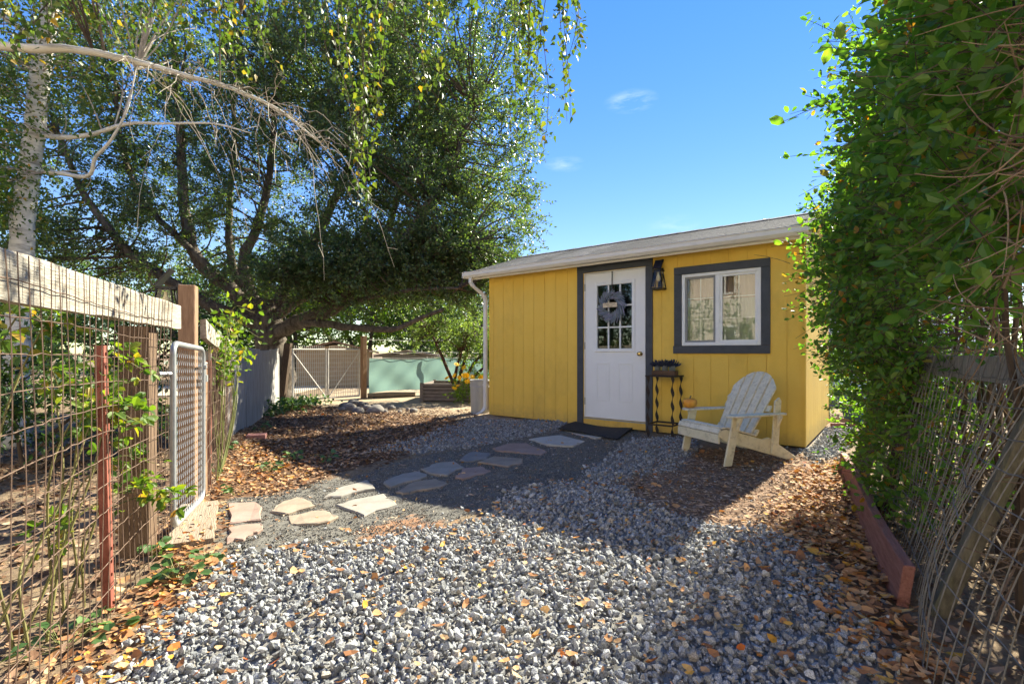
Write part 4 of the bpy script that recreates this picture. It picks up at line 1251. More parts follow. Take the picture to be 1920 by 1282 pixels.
aa = np.linspace(0, np.pi, 9)
g.tube(np.stack([GW + .095 + .013 * np.cos(aa), np.full(9, -.028), .935 + .075 * np.sin(aa)], 1), .004, 6)
g.build('padlock', M['galv'], gt)

# lantern post and lantern
lp = fence_thing('gate_post', 'tall square cedar post behind the chain link gate', 'post', 1.60)
Geo().box((-.052, .02, -.05), (.052, .124, 1.585)).build('post_timber', M['cedar'], lp, bevel=.006)
lp['label'] = 'tall square cedar post carrying the black lantern'
p = lf(1.60, .1245)
lantern('black solar lantern mounted on the tall cedar gate post', (p[0], p[1], 1.475), FZ - R(180))
# bleached plank lying as a sill across the gateway
q = [gp(345, 942, .02), gp(408, 936, .02), gp(385, 1035, .02), gp(322, 1030, .02)]
pc = np.mean(q, axis=0); pd = unit((q[2] + q[3] - q[0] - q[1]) / 2); ps_ = np.array([-pd[1], pd[0]])
o = Geo()
rings = []
for tt in np.linspace(-.40, .42, 12):
    a = rng.normal(size=4) * .003
    rings.append([(tt, -.115 + a[0], -.01), (tt, .115 + a[1], -.01), (tt, .112 + a[2], .032), (tt, -.112 + a[3], .035)])
o.loft(rings)
o = o.build('sill_plank', M['plank'], loc=(pc[0], pc[1], hz(*pc) + .002)); o.rotation_euler = (0, 0, math.atan2(pd[1], pd[0]))
tag(o, 'bleached cracked wooden plank lying on the ground at the gate', 'plank')

# second fence piece: short rail, posts, mesh
PA, PB, PC = np.array([-2.32, 3.62]), np.array([-3.29, 5.62]), np.array([-4.78, 9.95])
AB = unit(PB - PA); LAB = np.linalg.norm(PB - PA)
sf = thing('wire_fence', 'short wire fence with sagging grey rail overgrown by a vine', 'fence', (PA[0], PA[1], 0), math.atan2(AB[1], AB[0]))
g = Geo(); rings = []
for xx in np.linspace(-.02, LAB + .1, 14):
    zt = 1.345 - .115 * xx / LAB - .02 * math.sin(xx * 1.6); a = rng.normal(size=4) * .003
    rings.append([(xx, -.045 + a[0], zt - .14), (xx, -.005, zt - .14 + a[1]), (xx, -.005, zt + a[2]), (xx, -.042, zt + a[3])])
g.loft(rings).build('top_rail', M['rail'], sf)
wire_net(.02, LAB - .05, 1.15, .05, .05, .105, .0018, y=-.055, wob=.008, bulge=.015, sag=.02).build('wire_mesh', M['rust'], sf)
Geo().box((.10, -.03, -.05), (.19, .06, 1.03)).build('post', M['cedar'], sf, bevel=.005)
g = Geo().loft([[(.62, .01, -.05), (.72, .01, -.05), (.72, .10, -.05), (.62, .10, -.05)], [(.76, .01, 1.12), (.86, .01, 1.12), (.86, .10, 1.12), (.76, .10, 1.12)]])
g.build('post', M['greywood'], sf, bevel=.005)
Geo().box((1.70, .005, -.05), (1.80, .09, 1.08)).build('post', M['darkwood'], sf, bevel=.005)
g = Geo()
for (a, b, c, d_) in ((.34, .375, -.038, -.032), (.354, .361, -.032, -.004)):
    g.box((a, c, -.05), (b, d_, 1.04))
g.build('steel_post', M['tpost'], sf)

# grey plywood screen fence
BC = unit(PC - PB); LBC = np.linalg.norm(PC - PB)
pf = thing('plywood_fence', 'grey weathered plywood fence streaked with stains', 'fence', (PB[0], PB[1], 0), math.atan2(BC[1], BC[0]))
npan = 4; pw_ = LBC / npan
for k in range(npan):
    a = k * pw_ + .004; b = (k + 1) * pw_ - .004
    z0 = .06 - .01 * k; za = 1.16 + .025 * math.sin(k * 2.1) ; zb = 1.16 + .025 * math.sin(k * 2.1 + 1.2)
    if k == 0: za, zb = 1.19, 1.15
    g = Geo().prism([(a, z0), (b, z0 - .01), (b, zb), ((a + b) / 2, (za + zb) / 2 - .012), (a, za)], lambda u, v: (u, -.006 - .004 * (k % 2), v), lambda u, v: (u, .012 - .004 * (k % 2), v))
    g.build('plywood_panel', M['plywood'], pf)
Geo().prism([(0, 1.115), (LBC, 1.07), (LBC, 1.16), (LBC * .5, 1.125), (0, 1.16)], lambda u, v: (u, .013, v), lambda u, v: (u, .05, v)).build('back_rail', M['greywood'], pf)
for k in range(npan + 1):
    Geo().box((k * pw_ - .05, .051, -.05), (k * pw_ + .04, .14, 1.12)).build('post', M['darkwood'], pf)

# dark leaning post beside the wire gates
b0 = gp(527, 757, 0)
o = Geo().loft([[(-.07, -.07, -.05), (.07, -.07, -.05), (.07, .07, -.05), (-.07, .07, -.05)], [(.09, -.06, 1.30), (.22, -.06, 1.30), (.22, .07, 1.30), (.09, .07, 1.30)]]).build('leaning_post', M['darkwood'], loc=(b0[0], b0[1], 0), bevel=.008)
tag(o, 'dark brown leaning timber post beside the double wire gates', 'post')
b1 = gp(520, 762, 0)
o = Geo().tube([(0, 0, -.05), (0, 0, 1.06), (0, 0, 1.09)], [.035, .035, .01], 10).build('steel_post', M['palegate'], loc=(b1[0], b1[1], 0), smooth=False)
tag(o, 'pale grey steel pipe post next to the dark leaning post', 'post')

# double gates of upright wires
g0, g1 = np.array([-4.72, 10.45]), np.array([-3.62, 11.75])
gd = unit(g1 - g0); glen = np.linalg.norm(g1 - g0)
def wire_gate(a, b, label, brace):
    pa = g0 + gd * a
    t = thing('wire_gate', label, 'gate', (pa[0], pa[1], 0), math.atan2(gd[1], gd[0]), 'double wire gates')
    w = b - a
    g = Geo()
    for x_ in (.02, w - .02):
        g.tube([(x_, 0, .06), (x_, 0, 1.19)], .020, 8)
    for z_ in (.07, 1.17):
        g.tube([(.02, 0, z_), (w - .02, 0, z_)], .019, 8)
    g.build('frame', M['palegate'], t)
    g = Geo().tube([(.03, -.02, .10 if brace else 1.08), (w - .03, -.02, 1.12 if brace else .10)], .011, 6)
    g.build('brace', M['palegate'], t)
    for x_ in np.linspace(.06, w - .06, int(w / .048)):
        Geo().add(*tubes(np.array([[(x_, .012, .06), (x_, .012, .7), (x_, .012, 1.255)]]), .0068, .0068, 4)).build('upright', M['palegate'], t)
    g = Geo()
    for z_ in np.arange(.17, 1.15, .1):
        g.add(*tubes(np.array([[(.02, .022, z_), (w / 2, .022, z_), (w - .02, .022, z_)]]), .0045, .0045, 4))
    g.build('cross_wires', M['palegate'], t)
wire_gate(.0, glen * .47, 'wire double gate leaf next to the dark leaning post', False)
wire_gate(glen * .475, glen - .05, 'wire double gate leaf next to the green tarp', True)
o = Geo().box((-.055, -.055, -.05), (.055, .055, 1.50)).build('timber_post', M['cedar'], loc=(g1[0] + .03, g1[1] + .05, 0), bevel=.006)
o.rotation_euler = (0, 0, math.atan2(gd[1], gd[0]))
tag(o, 'brown timber post between wire gate and green tarp', 'post')

# green tarp screen
t0, t1 = np.array([-3.5, 11.95]), np.array([.6, 14.2])
td = unit(t1 - t0); tl = np.linalg.norm(t1 - t0)
tf = thing('tarp_fence', 'pale green tarp stretched as a screen beside the gate', 'tarp screen', (t0[0], t0[1], 0), math.atan2(td[1], td[0]))
nu, nv = 90, 16
U, Vv = np.meshgrid(np.linspace(0, tl, nu), np.linspace(0, 1, nv))
top = .955 - .035 * np.sin(U / tl * np.pi * 2.6) ** 2 - .01 * U / tl
bot = .10 + .05 * np.sin(U * 1.9) + .05 * U / tl
Zt = bot + (top - bot) * Vv
Yt = .02 * np.sin(U * 6 + Vv * 5) * (1 - Vv) + .012 * np.sin(U * 13 - Vv * 9) + .03 * (1 - Vv)
k = np.arange(nv - 1)[:, None] * nu + np.arange(nu - 1)[None]
g = Geo().add(np.stack([U, Yt, Zt], -1).reshape(-1, 3), np.stack([k, k + 1, k + nu + 1, k + nu], -1).reshape(-1, 4))
g.build('tarp', M['tarp'], tf, smooth=True)
g = Geo()
x_ = np.linspace(0, tl, 20)
for zz, s_ in ((.975, .03), (1.13, .05), (1.42, .02)):
    g.tube(np.stack([x_, np.full(20, .03), zz - s_ * np.sin(x_ / tl * np.pi * 2.6) ** 2], 1), .006, 5)
g.build('line_wire', M['cord'], tf)
for xx in np.arange(1.5, tl, 1.5):
    Geo().tube([(xx, .08, -.05), (xx, .08, 1.0)], .025, 6).build('stake', M['greywood'], tf)
# log at its foot
o = Geo().tube([(-.55, 0, .05), (0, .02, .06), (.6, 0, .06)], [.06, .07, .055], 10).build('log', M['plank'], loc=(-3.0, 12.05, 0))
o.rotation_euler = (0, 0, .25); tag(o, 'bleached log lying along the foot of the green tarp', 'log')

# slatted raised bed
c0 = np.array([-2.06, 11.0]); bx = unit(np.array([1.5, -.10])); by = np.array([-.42, .907]); by = unit(by)
rb = thing('raised_bed', 'grey wooden slatted raised garden bed in front of green tarp', 'raised bed', (c0[0], c0[1], 0), math.atan2(bx[1], bx[0]))
LBX, LBY, ns = 1.75, 1.25, 5
for k in range(ns):
    z0 = .02 + k * .078
    sk = rng.normal(size=4) * .004
    Geo().box((.03, 0, z0 + sk[0]), (LBX, .022, z0 + .066)).build('slat', M['bedwood'], rb)
    Geo().box((.03, LBY, z0 + sk[1]), (LBX, LBY + .022, z0 + .066)).build('slat', M['bedwood'], rb)
    Geo().box((0.0, .0, z0 + sk[2]), (.022, LBY, z0 + .066)).build('slat', M['bedwood'], rb)
    Geo().box((LBX + .002, .0, z0 + sk[3]), (LBX + .024, LBY, z0 + .066)).build('slat', M['bedwood'], rb)
for cx_, cy_ in ((-.012, -.035), (LBX * .5, -.035), (LBX - .04, -.035), (-.012, LBY + .024), (LBX - .04, LBY + .024)):
    Geo().box((cx_, cy_, -.02), (cx_ + .07, cy_ + .033, .42)).build('corner_post', M['bedwood'], rb)
Geo().box((.03, .03, .0), (LBX - .01, LBY - .01, .34)).build('soil', M['soil'], rb)

# stones heaped at the edge of the litter, and a paver
def blob(name, m_, loc, sz_, label, cat, group=None, seed=0):
    r = np.random.default_rng(seed)
    bm = bmesh.new(); bmesh.ops.create_icosphere(bm, subdivisions=3, radius=1)
    ph = r.uniform(0, 6, 6)
    for v in bm.verts:
        c = v.co
        f = 1 + .10 * math.sin(3 * c.x + ph[0]) + .09 * math.sin(2.4 * c.y + ph[1]) + .07 * math.sin(4 * c.z + ph[2]) + .04 * math.sin(7 * c.x + 6 * c.y + ph[3])
        v.co = Vector((c.x * sz_[0] * f, c.y * sz_[1] * f, c.z * sz_[2] * f))
    me = bpy.data.meshes.new(name); bm.to_mesh(me); bm.free()
    for p in me.polygons: p.use_smooth = True
    me.materials.append(m_)
    o = link(name, me, loc=loc); o.rotation_euler = (0, 0, r.uniform(0, 6))
    return tag(o, label, cat, group)
rocks = [(648, 762, .11), (662, 757, .13), (676, 761, .10), (655, 768, .14), (690, 766, .11), (672, 772, .13), (704, 772, .16), (684, 759, .08), (735, 764, .08), (722, 771, .07), (776, 773, .08), (765, 768, .05), (642, 769, .09), (700, 762, .07), (750, 772, .05)]
for k, (px_, py_, s_) in enumerate(rocks):
    p = gp(px_, py_, .02)
    blob('rock', M['rock'], (p[0], p[1], hz(*p) + s_ * .38), (s_, s_ * .85, s_ * .62), 'rounded grey brown stone in the heap near the wire gates', 'rock', 'stones heaped near the gates', k)
p = gp(481, 826, .05)
o = Geo().box((-.105, -.075, -.01), (.105, .075, .05)).build('paver', M['brick'], loc=(p[0], p[1], hz(*p)), bevel=.006); o.rotation_euler = (0, 0, .35)
tag(o, 'single reddish paver lying in the leaf litter by the plywood fence', 'paver')

# ------------------------------------------------------------------ right side: red edging board, leaning wire fence
e0, e1 = gp(1690, 1138, 0), gp(1574, 886, 0)
ed = unit(e1 - e0); el_ = np.linalg.norm(e1 - e0)
g = Geo(); rings = []
for xx in np.linspace(0, el_, 10):
    b = .012 * math.sin(xx * 2.2)
    rings.append([(xx, b - .022, -.03), (xx, b + .022, -.03), (xx, b + .024 - .03, .185), (xx, b - .020 - .03, .185)])
o = g.loft(rings).build('edging_board', M['edging'], loc=(e0[0], e0[1], 0), bevel=.003); o.rotation_euler = (0, 0, math.atan2(ed[1], ed[0]))
tag(o, 'long red stained edging board holding leaves back from the right fence', 'edging board')
# short edging far right of the shed
p = gp(1545, 806, 0)
o = Geo().box((0, -.02, -.03), (1.0, .02, .10)).build('edging_board', M['edging'], loc=(p[0] + .1, p[1], 0)); o.rotation_euler = (0, 0, R(-8))
tag(o, 'short brown edging board behind the shed near blue bin', 'edging board')

RD = unit(np.array([.55, 1.0])); RO = np.array([1.385, 1.62])
rf = thing('leaning_fence', 'sagging grey wire fence leaning outward under the hedge', 'fence', (RO[0], RO[1], 0), math.atan2(RD[1], RD[0]))
# local y negative = outward (to the right)
def lean(P):
    P = P.copy()
    f = P[..., 2]
    P[..., 1] -= .20 * f + .10 * f * np.exp(-((P[..., 0] + .2) / .5) ** 2)
    P[..., 0] -= .10 * f
    P[..., 1] -= .11 * np.clip((P[..., 0] - .05) / .5, 0, 1)
    P[..., 1] += .03 * np.sin(P[..., 0] * 3.1 + f * 4)
    return P
wire_net(-.75, 3.25, 1.14, .02, .060, .10, .0021, wob=.008, bulge=.04, sag=.022, seg=24, leanfn=lean).build('wire_mesh', M['wire'], rf)
g = Geo(); rings = []
for xx in np.linspace(-.9, 3.1, 20):
    q_ = lean(np.array([[xx, -.05, 1.0]]))[0]; a = rng.normal(size=2) * .003
    rings.append([(q_[0], q_[1] - .02, .975 + a[0]), (q_[0], q_[1] + .02, .975 + a[1]), (q_[0], q_[1] + .018, 1.085 + a[0]), (q_[0], q_[1] - .022, 1.085 + a[1])])
g.loft(rings).build('top_rail', M['greywood'], rf)
def lpost(x, w, d_, top, mt, leanx=-.30, leany=-.28):
    g = Geo().loft([[(x - w, -.10, -.06), (x + w, -.10, -.06), (x + w, -.10 - d_, -.06), (x - w, -.10 - d_, -.06)],
                    [(x - w + leanx, -.09 + leany, top), (x + w + leanx, -.09 + leany, top), (x + w + leanx, -.09 - d_ + leany, top), (x - w + leanx, -.09 - d_ + leany, top)]])
    return g.build('post', mt, rf, bevel=.008)
lpost(.58, .030, .062, 1.05, M['mosswood'])
lpost(3.12, .07, .12, 1.15, M['mosswood'], -.25, -.22)
lpost(1.9, .04, .07, 1.02, M['darkwood'], -.1, -.22)

# ------------------------------------------------------------------ plants
def in_view(P, m=0):
    px = CX + FPX * P[:, 0] / np.maximum(P[:, 1], .05); py = HY - FPX * (P[:, 2] - CAMZ) / np.maximum(P[:, 1], .05)
    return (P[:, 1] > .3) & (px > -m) & (px < 1920 + m) & (py > -m) & (py < 1282 + m)

def plant(name, label, cat, base, group=None):
    return thing(name, label, cat, tuple(base), 0, group)

def rel(o):
    return tuple(-o.location)

def foliage(parent, P, A, Nn, L_, W_, tmpl, mat_, one=None, nbig=0, name='foliage'):
    L_ = np.broadcast_to(L_, (len(P),)).copy(); W_ = np.broadcast_to(W_, (len(P),)).copy()
    if nbig:
        score = np.where(in_view(P), L_ / np.maximum(P[:, 1], .2), -1)
        big = np.argsort(-score)[:nbig]
        A_, B_, C_ = leaf_frames(A[big], Nn[big])
        me = Geo().add(*tmpl).mesh('leaf'); me.materials.append(one)
        base = np.array(parent.location)
        for k, i in enumerate(big):
            o = bpy.data.objects.new('leaf', me); col.objects.link(o); o.parent = parent
            a, b, c = A_[k] * L_[i], B_[k] * W_[i], C_[k] * L_[i]; p = P[i] - base
            o.matrix_basis = Matrix(((a[0], b[0], c[0], p[0]), (a[1], b[1], c[1], p[1]), (a[2], b[2], c[2], p[2]), (0, 0, 0, 1)))
        keep = np.ones(len(P), bool); keep[big] = False
        P, A, Nn, L_, W_ = P[keep], A[keep], Nn[keep], L_[keep], W_[keep]
    o = Geo().add(*leaves(P, A, Nn, L_, W_, tmpl)).build(name, mat_, parent, loc=rel(parent)); o['kind'] = 'stuff'
    return o

def ell(n, c, r, p=.45):
    d = rvec(n); u = rng.uniform(0, 1, n) ** p
    return np.array(c) + d * u[:, None] * np.array(r)

def spline(pts, n=5):
    pts = np.asarray(pts, float); out = []
    Pp = np.vstack([2 * pts[0] - pts[1], pts, 2 * pts[-1] - pts[-2]])
    for i in range(1, len(Pp) - 2):
        for t in np.linspace(0, 1, n, endpoint=False):
            a, b, c, d = Pp[i - 1:i + 3]
            out.append(.5 * (2 * b + (c - a) * t + (2 * a - 5 * b + 4 * c - d) * t * t + (3 * b - a - 3 * c + d) * t ** 3))
    out.append(pts[-1])
    return np.array(out)

def limb(parent, pts, r0, r1, m_, name='limb', n=9, knob=.06):
    P = spline(pts); k = len(P)
    rr = np.linspace(r0, r1, k) * (1 + knob * rng.normal(size=k))
    P = P + rng.normal(size=P.shape) * (rr * .08)[:, None]
    Geo().tube(P, rr, n).build(name, m_, parent, smooth=True, loc=rel(parent))
    return P

def twigs_to(centres, skel, parent, m_, r0=.02, r1=.006, name='branch', minz=None):
    """a curved branch from the nearest point of the skeleton to each clump of leaves"""
    d2 = ((centres[:, None] - skel[None]) ** 2).sum(-1)
    pen = d2 + np.where(skel[None, :, 2] > centres[:, None, 2] + .3, 3.0, 0)
    S_ = skel[pen.argmin(1)]
    t = np.linspace(0, 1, 6)[None, :, None]
    mid = (S_ + centres) / 2 + rng.normal(size=S_.shape) * .18 + np.array([0, 0, .1])
    P = (1 - t) ** 2 * S_[:, None] + 2 * t * (1 - t) * mid[:, None] + t ** 2 * centres[:, None]
    o = Geo().add(*tubes(P, r0, r1, 4)).build(name, m_, parent, loc=rel(parent)); o['kind'] = 'stuff'
    return S_

# ---- the big spreading evergreen tree behind the plywood fence
tb_ = np.array([-5.15, 10.75, 0])
tree = plant('evergreen_tree', 'huge spreading dark evergreen tree with many thick limbs', 'tree', tb_)
skel = []
trunk = limb(tree, [tb_ + (0, 0, -.1), tb_ + (.02, 0, .7), at(505, 640, 10.7), at(505, 600, 10.75), at(495, 560, 10.8)], .36, .24, M['bark'], 'trunk', 14)
skel.append(trunk[-6:])
LIMBS = [([(515, 632, 10.6), (560, 610, 10.4), (600, 605, 10.2), (640, 612, 10), (700, 617, 9.8), (740, 617, 9.6), (780, 600, 9.4), (830, 580, 9.2)], .10, .035),
         ([(510, 625, 10.6), (570, 600, 10.4), (620, 580, 10.2), (660, 545, 10), (700, 510, 9.9), (740, 475, 9.8), (780, 420, 9.8), (810, 370, 9.8), (850, 300, 10), (890, 200, 10.2)], .17, .05),
         ([(690, 518, 9.9), (760, 507, 9.6), (820, 475, 9.4), (880, 455, 9.3)], .065, .03),
         ([(505, 605, 10.8), (535, 540, 10.9), (580, 470, 11), (615, 400, 11.2), (660, 300, 11.3), (700, 180, 11.5), (760, 60, 11.5)], .14, .05),
         ([(500, 612, 10.7), (430, 540, 10.6), (375, 495, 10.6), (347, 400, 10.6), (340, 300, 10.7), (335, 180, 10.8), (320, 50, 10.8)], .16, .06),
         ([(495, 600, 10.9), (455, 500, 11), (480, 430, 11.1), (500, 360, 11.2), (512, 250, 11.3), (520, 100, 11.3)], .14, .05),
         ([(490, 612, 10.6), (400, 575, 10.4), (330, 535, 10.2), (250, 480, 10), (190, 410, 9.8), (150, 350, 9.7), (110, 250, 9.6)], .14, .045),
         ([(480, 590, 11.2), (435, 490, 11.3), (430, 380, 11.4), (440, 260, 11.5), (430, 100, 11.6)], .10, .04),
         ([(510, 600, 10.8), (560, 560, 10.8), (640, 520, 10.9), (720, 440, 11.2), (760, 330, 11.4), (820, 200, 11.5)], .13, .04),
         ([(420, 530, 10.5), (330, 440, 10.4), (270, 380, 10.4), (230, 280, 10.4), (215, 150, 10.4)], .08, .03),
         ([(560, 605, 10.4), (650, 570, 9.9), (760, 545, 9.4), (860, 540, 9.2)], .06, .025)]
for pts, r0, r1 in LIMBS:
    P = limb(tree, [at(*p) for p in pts], r0, r1, M['bark'], 'limb', 9)
    skel.append(P[len(P) // 4:])
skel = np.concatenate(skel)
ELL = [((-1.9, 10.7, 5.7), (2.75, 2.4, 4.0), 400), ((-4.6, 11.2, 7.0), (3.4, 2.9, 3.4), 260), ((-8.2, 11.0, 5.9), (3.2, 2.8, 3.6), 190), ((-2.3, 10.0, 3.0), (2.3, 1.3, .85), 120),
       ((-5.6, 11.8, 3.9), (2.6, 1.2, 1.5), 30), ((-9.0, 10.5, 3.2), (1.8, 1.6, 1.2), 35),
       ((-6.6, 9.7, 3.5), (2.2, .7, 1.4), 22), ((-3.4, 9.5, 2.75), (1.8, .8, .65), 60), ((-1.2, 10.0, 2.9), (1.4, 1.0, .8), 50)]
cl = np.concatenate([ell(n, c, r, .5) for c, r, n in ELL])
cl = cl[cl[:, 2] > 2.15]
Sn = twigs_to(cl, skel, tree, M['twig'], .022, .007)
outd = unit(cl - np.array([-4.6, 10.8, 3.2]))
nsh = 10
S_ = np.repeat(cl, nsh, 0) + rng.normal(size=(len(cl) * nsh, 3)) * .12
D = unit(np.repeat(outd, nsh, 0) * .75 + rvec(len(S_)) * .75 + np.array([0, 0, .05]))
Ln = rng.uniform(.22, .72, len(S_))
P, A, Nn = shoot_leaves(S_, D, Ln, 25, .035, .15)
sz_ = rng.uniform(.05, .085, len(P))
keep = P[:, 2] > 1.75
foliage(tree, P[keep], A[keep], Nn[keep], sz_[keep], sz_[keep] * .52, DIAMOND, M['oakleaf'], name='crown')
o = Geo().add(*tubes(np.stack([S_, S_ + D * (Ln * .5)[:, None], S_ + D * Ln[:, None] - np.stack([0 * Ln, 0 * Ln, .15 * Ln ** 2], 1)], 1), .005, .003, 3)).build('shoots', M['twig'], tree, loc=rel(tree)); o['kind'] = 'stuff'
print('tree leaves', len(P))
# tangle of bare twigs low in the crown
n = 170
S_ = at(470, 560, 10.2) + rng.normal(size=(n, 3)) * np.array([.9, .3, .28])
D = unit(rng.normal(size=(n, 3)) * np.array([1, .4, .7]) + np.array([0, 0, -.15])); Ln = rng.uniform(.5, 1.2, n)
mid = S_ + D * (Ln * .5)[:, None] + rng.normal(size=(n, 3)) * .06
o = Geo().add(*tubes(np.stack([S_, mid, S_ + D * Ln[:, None]], 1), .006, .002, 3)).build('bare_twigs', M['twig'], tree, loc=rel(tree)); o['kind'] = 'stuff'

# ---- birch in view behind the fence
bb = np.array([-5.83, 5.72, 0])
bt = plant('birch_tree', 'white barked birch trunk rising behind the bleached rail', 'tree', bb)
tr_ = limb(bt, [bb + (0, 0, -.1), bb + (.03, 0, 1.2), at(42, 450, 5.72), at(58, 300, 5.75), at(72, 170, 5.75), at(92, 20, 5.8), at(120, -150, 5.9), at(150, -330, 6)], .130, .07, M['birchbark'], 'trunk', 12, .03)
sk = [tr_[12:]]
for pts, a, b in [([(60, 250, 5.75), (120, 258, 5.6), (180, 250, 5.5), (240, 232, 5.4), (320, 232, 5.3), (400, 232, 5.2), (470, 250, 5.1)], .032, .006), ([(50, 320, 5.7), (110, 325, 5.5), (165, 330, 5.4), (180, 295, 5.3), (210, 260, 5.2), (240, 200, 5.1), (255, 130, 5.1)], .030, .006),
                  ([(100, -60, 5.8), (180, -120, 5.6), (300, -140, 5.3)], .05, .008), ([(80, 90, 5.75), (20, 40, 5.6), (-60, 0, 5.4)], .04, .02)]:
    q_ = limb(bt, [at(*p) for p in pts], a, b, M['birchbark'], 'limb', 8, .05); sk.append(q_)
sk = np.concatenate(sk)
cl = np.concatenate([ell(60, at(150, 60, 5.6), (1.1, .7, .9)), ell(30, at(40, 330, 5.6), (.6, .6, .6)), ell(40, at(300, -80, 5.4), (1.2, .8, .7)), ell(30, at(-40, 120, 5.4), (.7, .7, 1.0))])
twigs_to(cl, sk, bt, M['birchtwig'], .010, .004)
S_ = np.repeat(cl, 5, 0) + rng.normal(size=(len(cl) * 5, 3)) * .10
D = unit(rng.normal(size=S_.shape) * np.array([.35, .35, .2]) + np.array([0, 0, -1])); Ln = rng.uniform(.3, .8, len(S_))
P, A, Nn = shoot_leaves(S_, D, Ln, 14, .035, 0, .2, .8)
foliage(bt, P, A, Nn, rng.uniform(.035, .055, len(P)), .034, BIRCH, M['birchleaf'], name='crown')

# ---- second birch: trunk stands outside to the left, its boughs hang over the yard
b2 = np.array([-4.5, 2.3, 0])
bt2 = plant('birch_tree', 'birch boughs with drooping leafy strands overhanging the yard', 'tree', b2)
tr_ = limb(bt2, [b2 + (0, 0, -.1), b2 + (.05, .05, 2.0), b2 + (.1, .1, 3.6), b2 + (.3, .2, 5.2), b2 + (.5, .3, 7.0)], .16, .07, M['birchbark'], 'trunk', 12, .03)
bough = limb(bt2, [b2 + (.08, .06, 2.75), at(0, 88, 3.05), at(130, 92, 3.15), at(240, 112, 3.25), at(340, 140, 3.35), at(430, 165, 3.45), at(520, 205, 3.5), at(600, 268, 3.55)], .030, .007, M['birchbark'], 'limb', 9, .05)
hang = [bough[len(bough) // 3:]]
for pts, a, b in [([b2 + (.2, .15, 4.3), (-3.0, 2.7, 4.6), (-1.8, 3.0, 4.5), (-.6, 3.2, 4.15), (.3, 3.2, 3.85)], .045, .010),
                  ([b2 + (.15, .1, 3.9), (-3.2, 2.9, 4.1), (-2.2, 3.2, 3.95), (-1.3, 3.3, 3.7), (-.8, 3.3, 3.45)], .04, .008),
                  ([b2 + (.15, .1, 3.6), (-3.6, 2.9, 3.9), (-2.9, 3.3, 3.8), (-2.0, 3.6, 3.6)], .035, .008)]:
    hang.append(limb(bt2, [np.array(p) for p in pts], a, b, M['birchbark'], 'limb', 8, .05))
hang = np.concatenate(hang)
STR = []
def strands(n, x0, x1, y0, y1, Y0, Y1, ztop):
    for _ in range(n):
        STR.append((at(rng.uniform(x0, x1), rng.uniform(y0, y1), rng.uniform(Y0, Y1)), ztop + rng.normal() * .12))
strands(9, 655, 720, 250, 410, 2.9, 3.3, 3.45)
strands(6, 630, 720, 60, 240, 2.8, 3.4, 3.5)
strands(7, 785, 840, 30, 215, 2.9, 3.3, 3.55)
strands(17, 965, 1092, 60, 290, 2.9, 3.3, 3.75)
strands(3, 880, 960, -40, 60, 2.9, 3.3, 3.6)
strands(42, 90, 580, -20, 160, 2.9, 3.6, 3.55)
strands(14, 0, 120, 0, 120, 2.6, 3.2, 3.3)
tips = np.array([s[0] for s in STR]); zt = np.array([s[1] for s in STR])
S_ = tips.copy(); S_[:, 2] = np.maximum(zt, tips[:, 2] + .35); S_[:, :2] += rng.normal(size=(len(S_), 2)) * .10
t = np.linspace(0, 1, 8)[None, :, None]
path = S_[:, None] + (tips - S_)[:, None] * t + .03 * np.sin(t * 5 + rng.uniform(0, 6, (len(S_), 1, 1))) * rng.normal(size=(len(S_), 1, 3))
d2 = ((S_[:, None] - hang[None]) ** 2).sum(-1); root = hang[d2.argmin(1)]
t6 = np.linspace(0, 1, 6)[None, :, None]
arc = root[:, None] * (1 - t6) + S_[:, None] * t6 + np.array([0, 0, .22]) * np.sin(t6 * np.pi)
g = Geo().add(*tubes(arc, .006, .0032, 4)); g.add(*tubes(path, .0032, .0012, 4))
o = g.build('strand_twigs', M['twig'], bt2, loc=rel(bt2)); o['kind'] = 'stuff'
LP, LA, LN = [], [], []
for k in range(len(S_)):
    ln_ = np.linalg.norm(tips[k] - S_[k]); n = int(ln_ * rng.uniform(34, 52)) + 6
    tt = rng.uniform(0, 1, n) * 7; i0 = np.minimum(tt.astype(int), 6); f = (tt - i0)[:, None]
    p = path[k][i0] * (1 - f) + path[k][i0 + 1] * f
    LP.append(p + rng.normal(size=(n, 3)) * .022); LA.append(unit(rng.normal(size=(n, 3)) * np.array([.7, .7, .35]) + np.array([0, 0, -.8]))); LN.append(rvec(n))
LP, LA, LN = map(np.concatenate, (LP, LA, LN))
ls = rng.uniform(.032, .052, len(LP))
BST = [(0, (.055, .10, .022)), (.6, (.10, .15, .03)), (.9, (.17, .18, .03)), (1, (.35, .20, .03))]
M['birchleaf_one'] = obj_mat('birch_leaf_single', BST, rough=.5, trans=.42)
foliage(bt2, LP, LA, LN, ls, ls * .8, BIRCH, M['birchleaf'], M['birchleaf_one'], 300, 'crown')
# pale bare twigs drooping from the bough
n = 66
kk = rng.integers(int(len(bough) * .42), len(bough), n); S_ = bough[kk]
L1 = rng.uniform(.2, .85, n)
D = unit(rng.normal(size=(n, 3)) * np.array([.8, .8, .45]) + np.array([.45, .1, .12]))
t = np.linspace(0, 1, 12)[None, :, None]
tl_ = L1[:, None, None] * t
path = S_[:, None] + D[:, None] * tl_ * .75 + np.array([0, 0, -1.0]) * tl_ ** 1.8 * rng.uniform(.5, 1.5, (n, 1, 1))
path = path + np.cumsum(rng.normal(size=(n, 12, 3)) * .010, axis=1) * (t > 0) + .022 * np.sin(t * 9 + rng.uniform(0, 6, (n, 1, 1))) * rng.normal(size=(n, 1, 3)) * t
side_i = rng.integers(2, 6, n * 2); src = rng.integers(0, n, n * 2)
side_i = rng.integers(3, 11, n * 2); S2 = path[src, side_i]; D2 = unit(rng.normal(size=(n * 2, 3)) + np.array([.3, 0, -.6])); L2 = rng.uniform(.06, .22, n * 2)
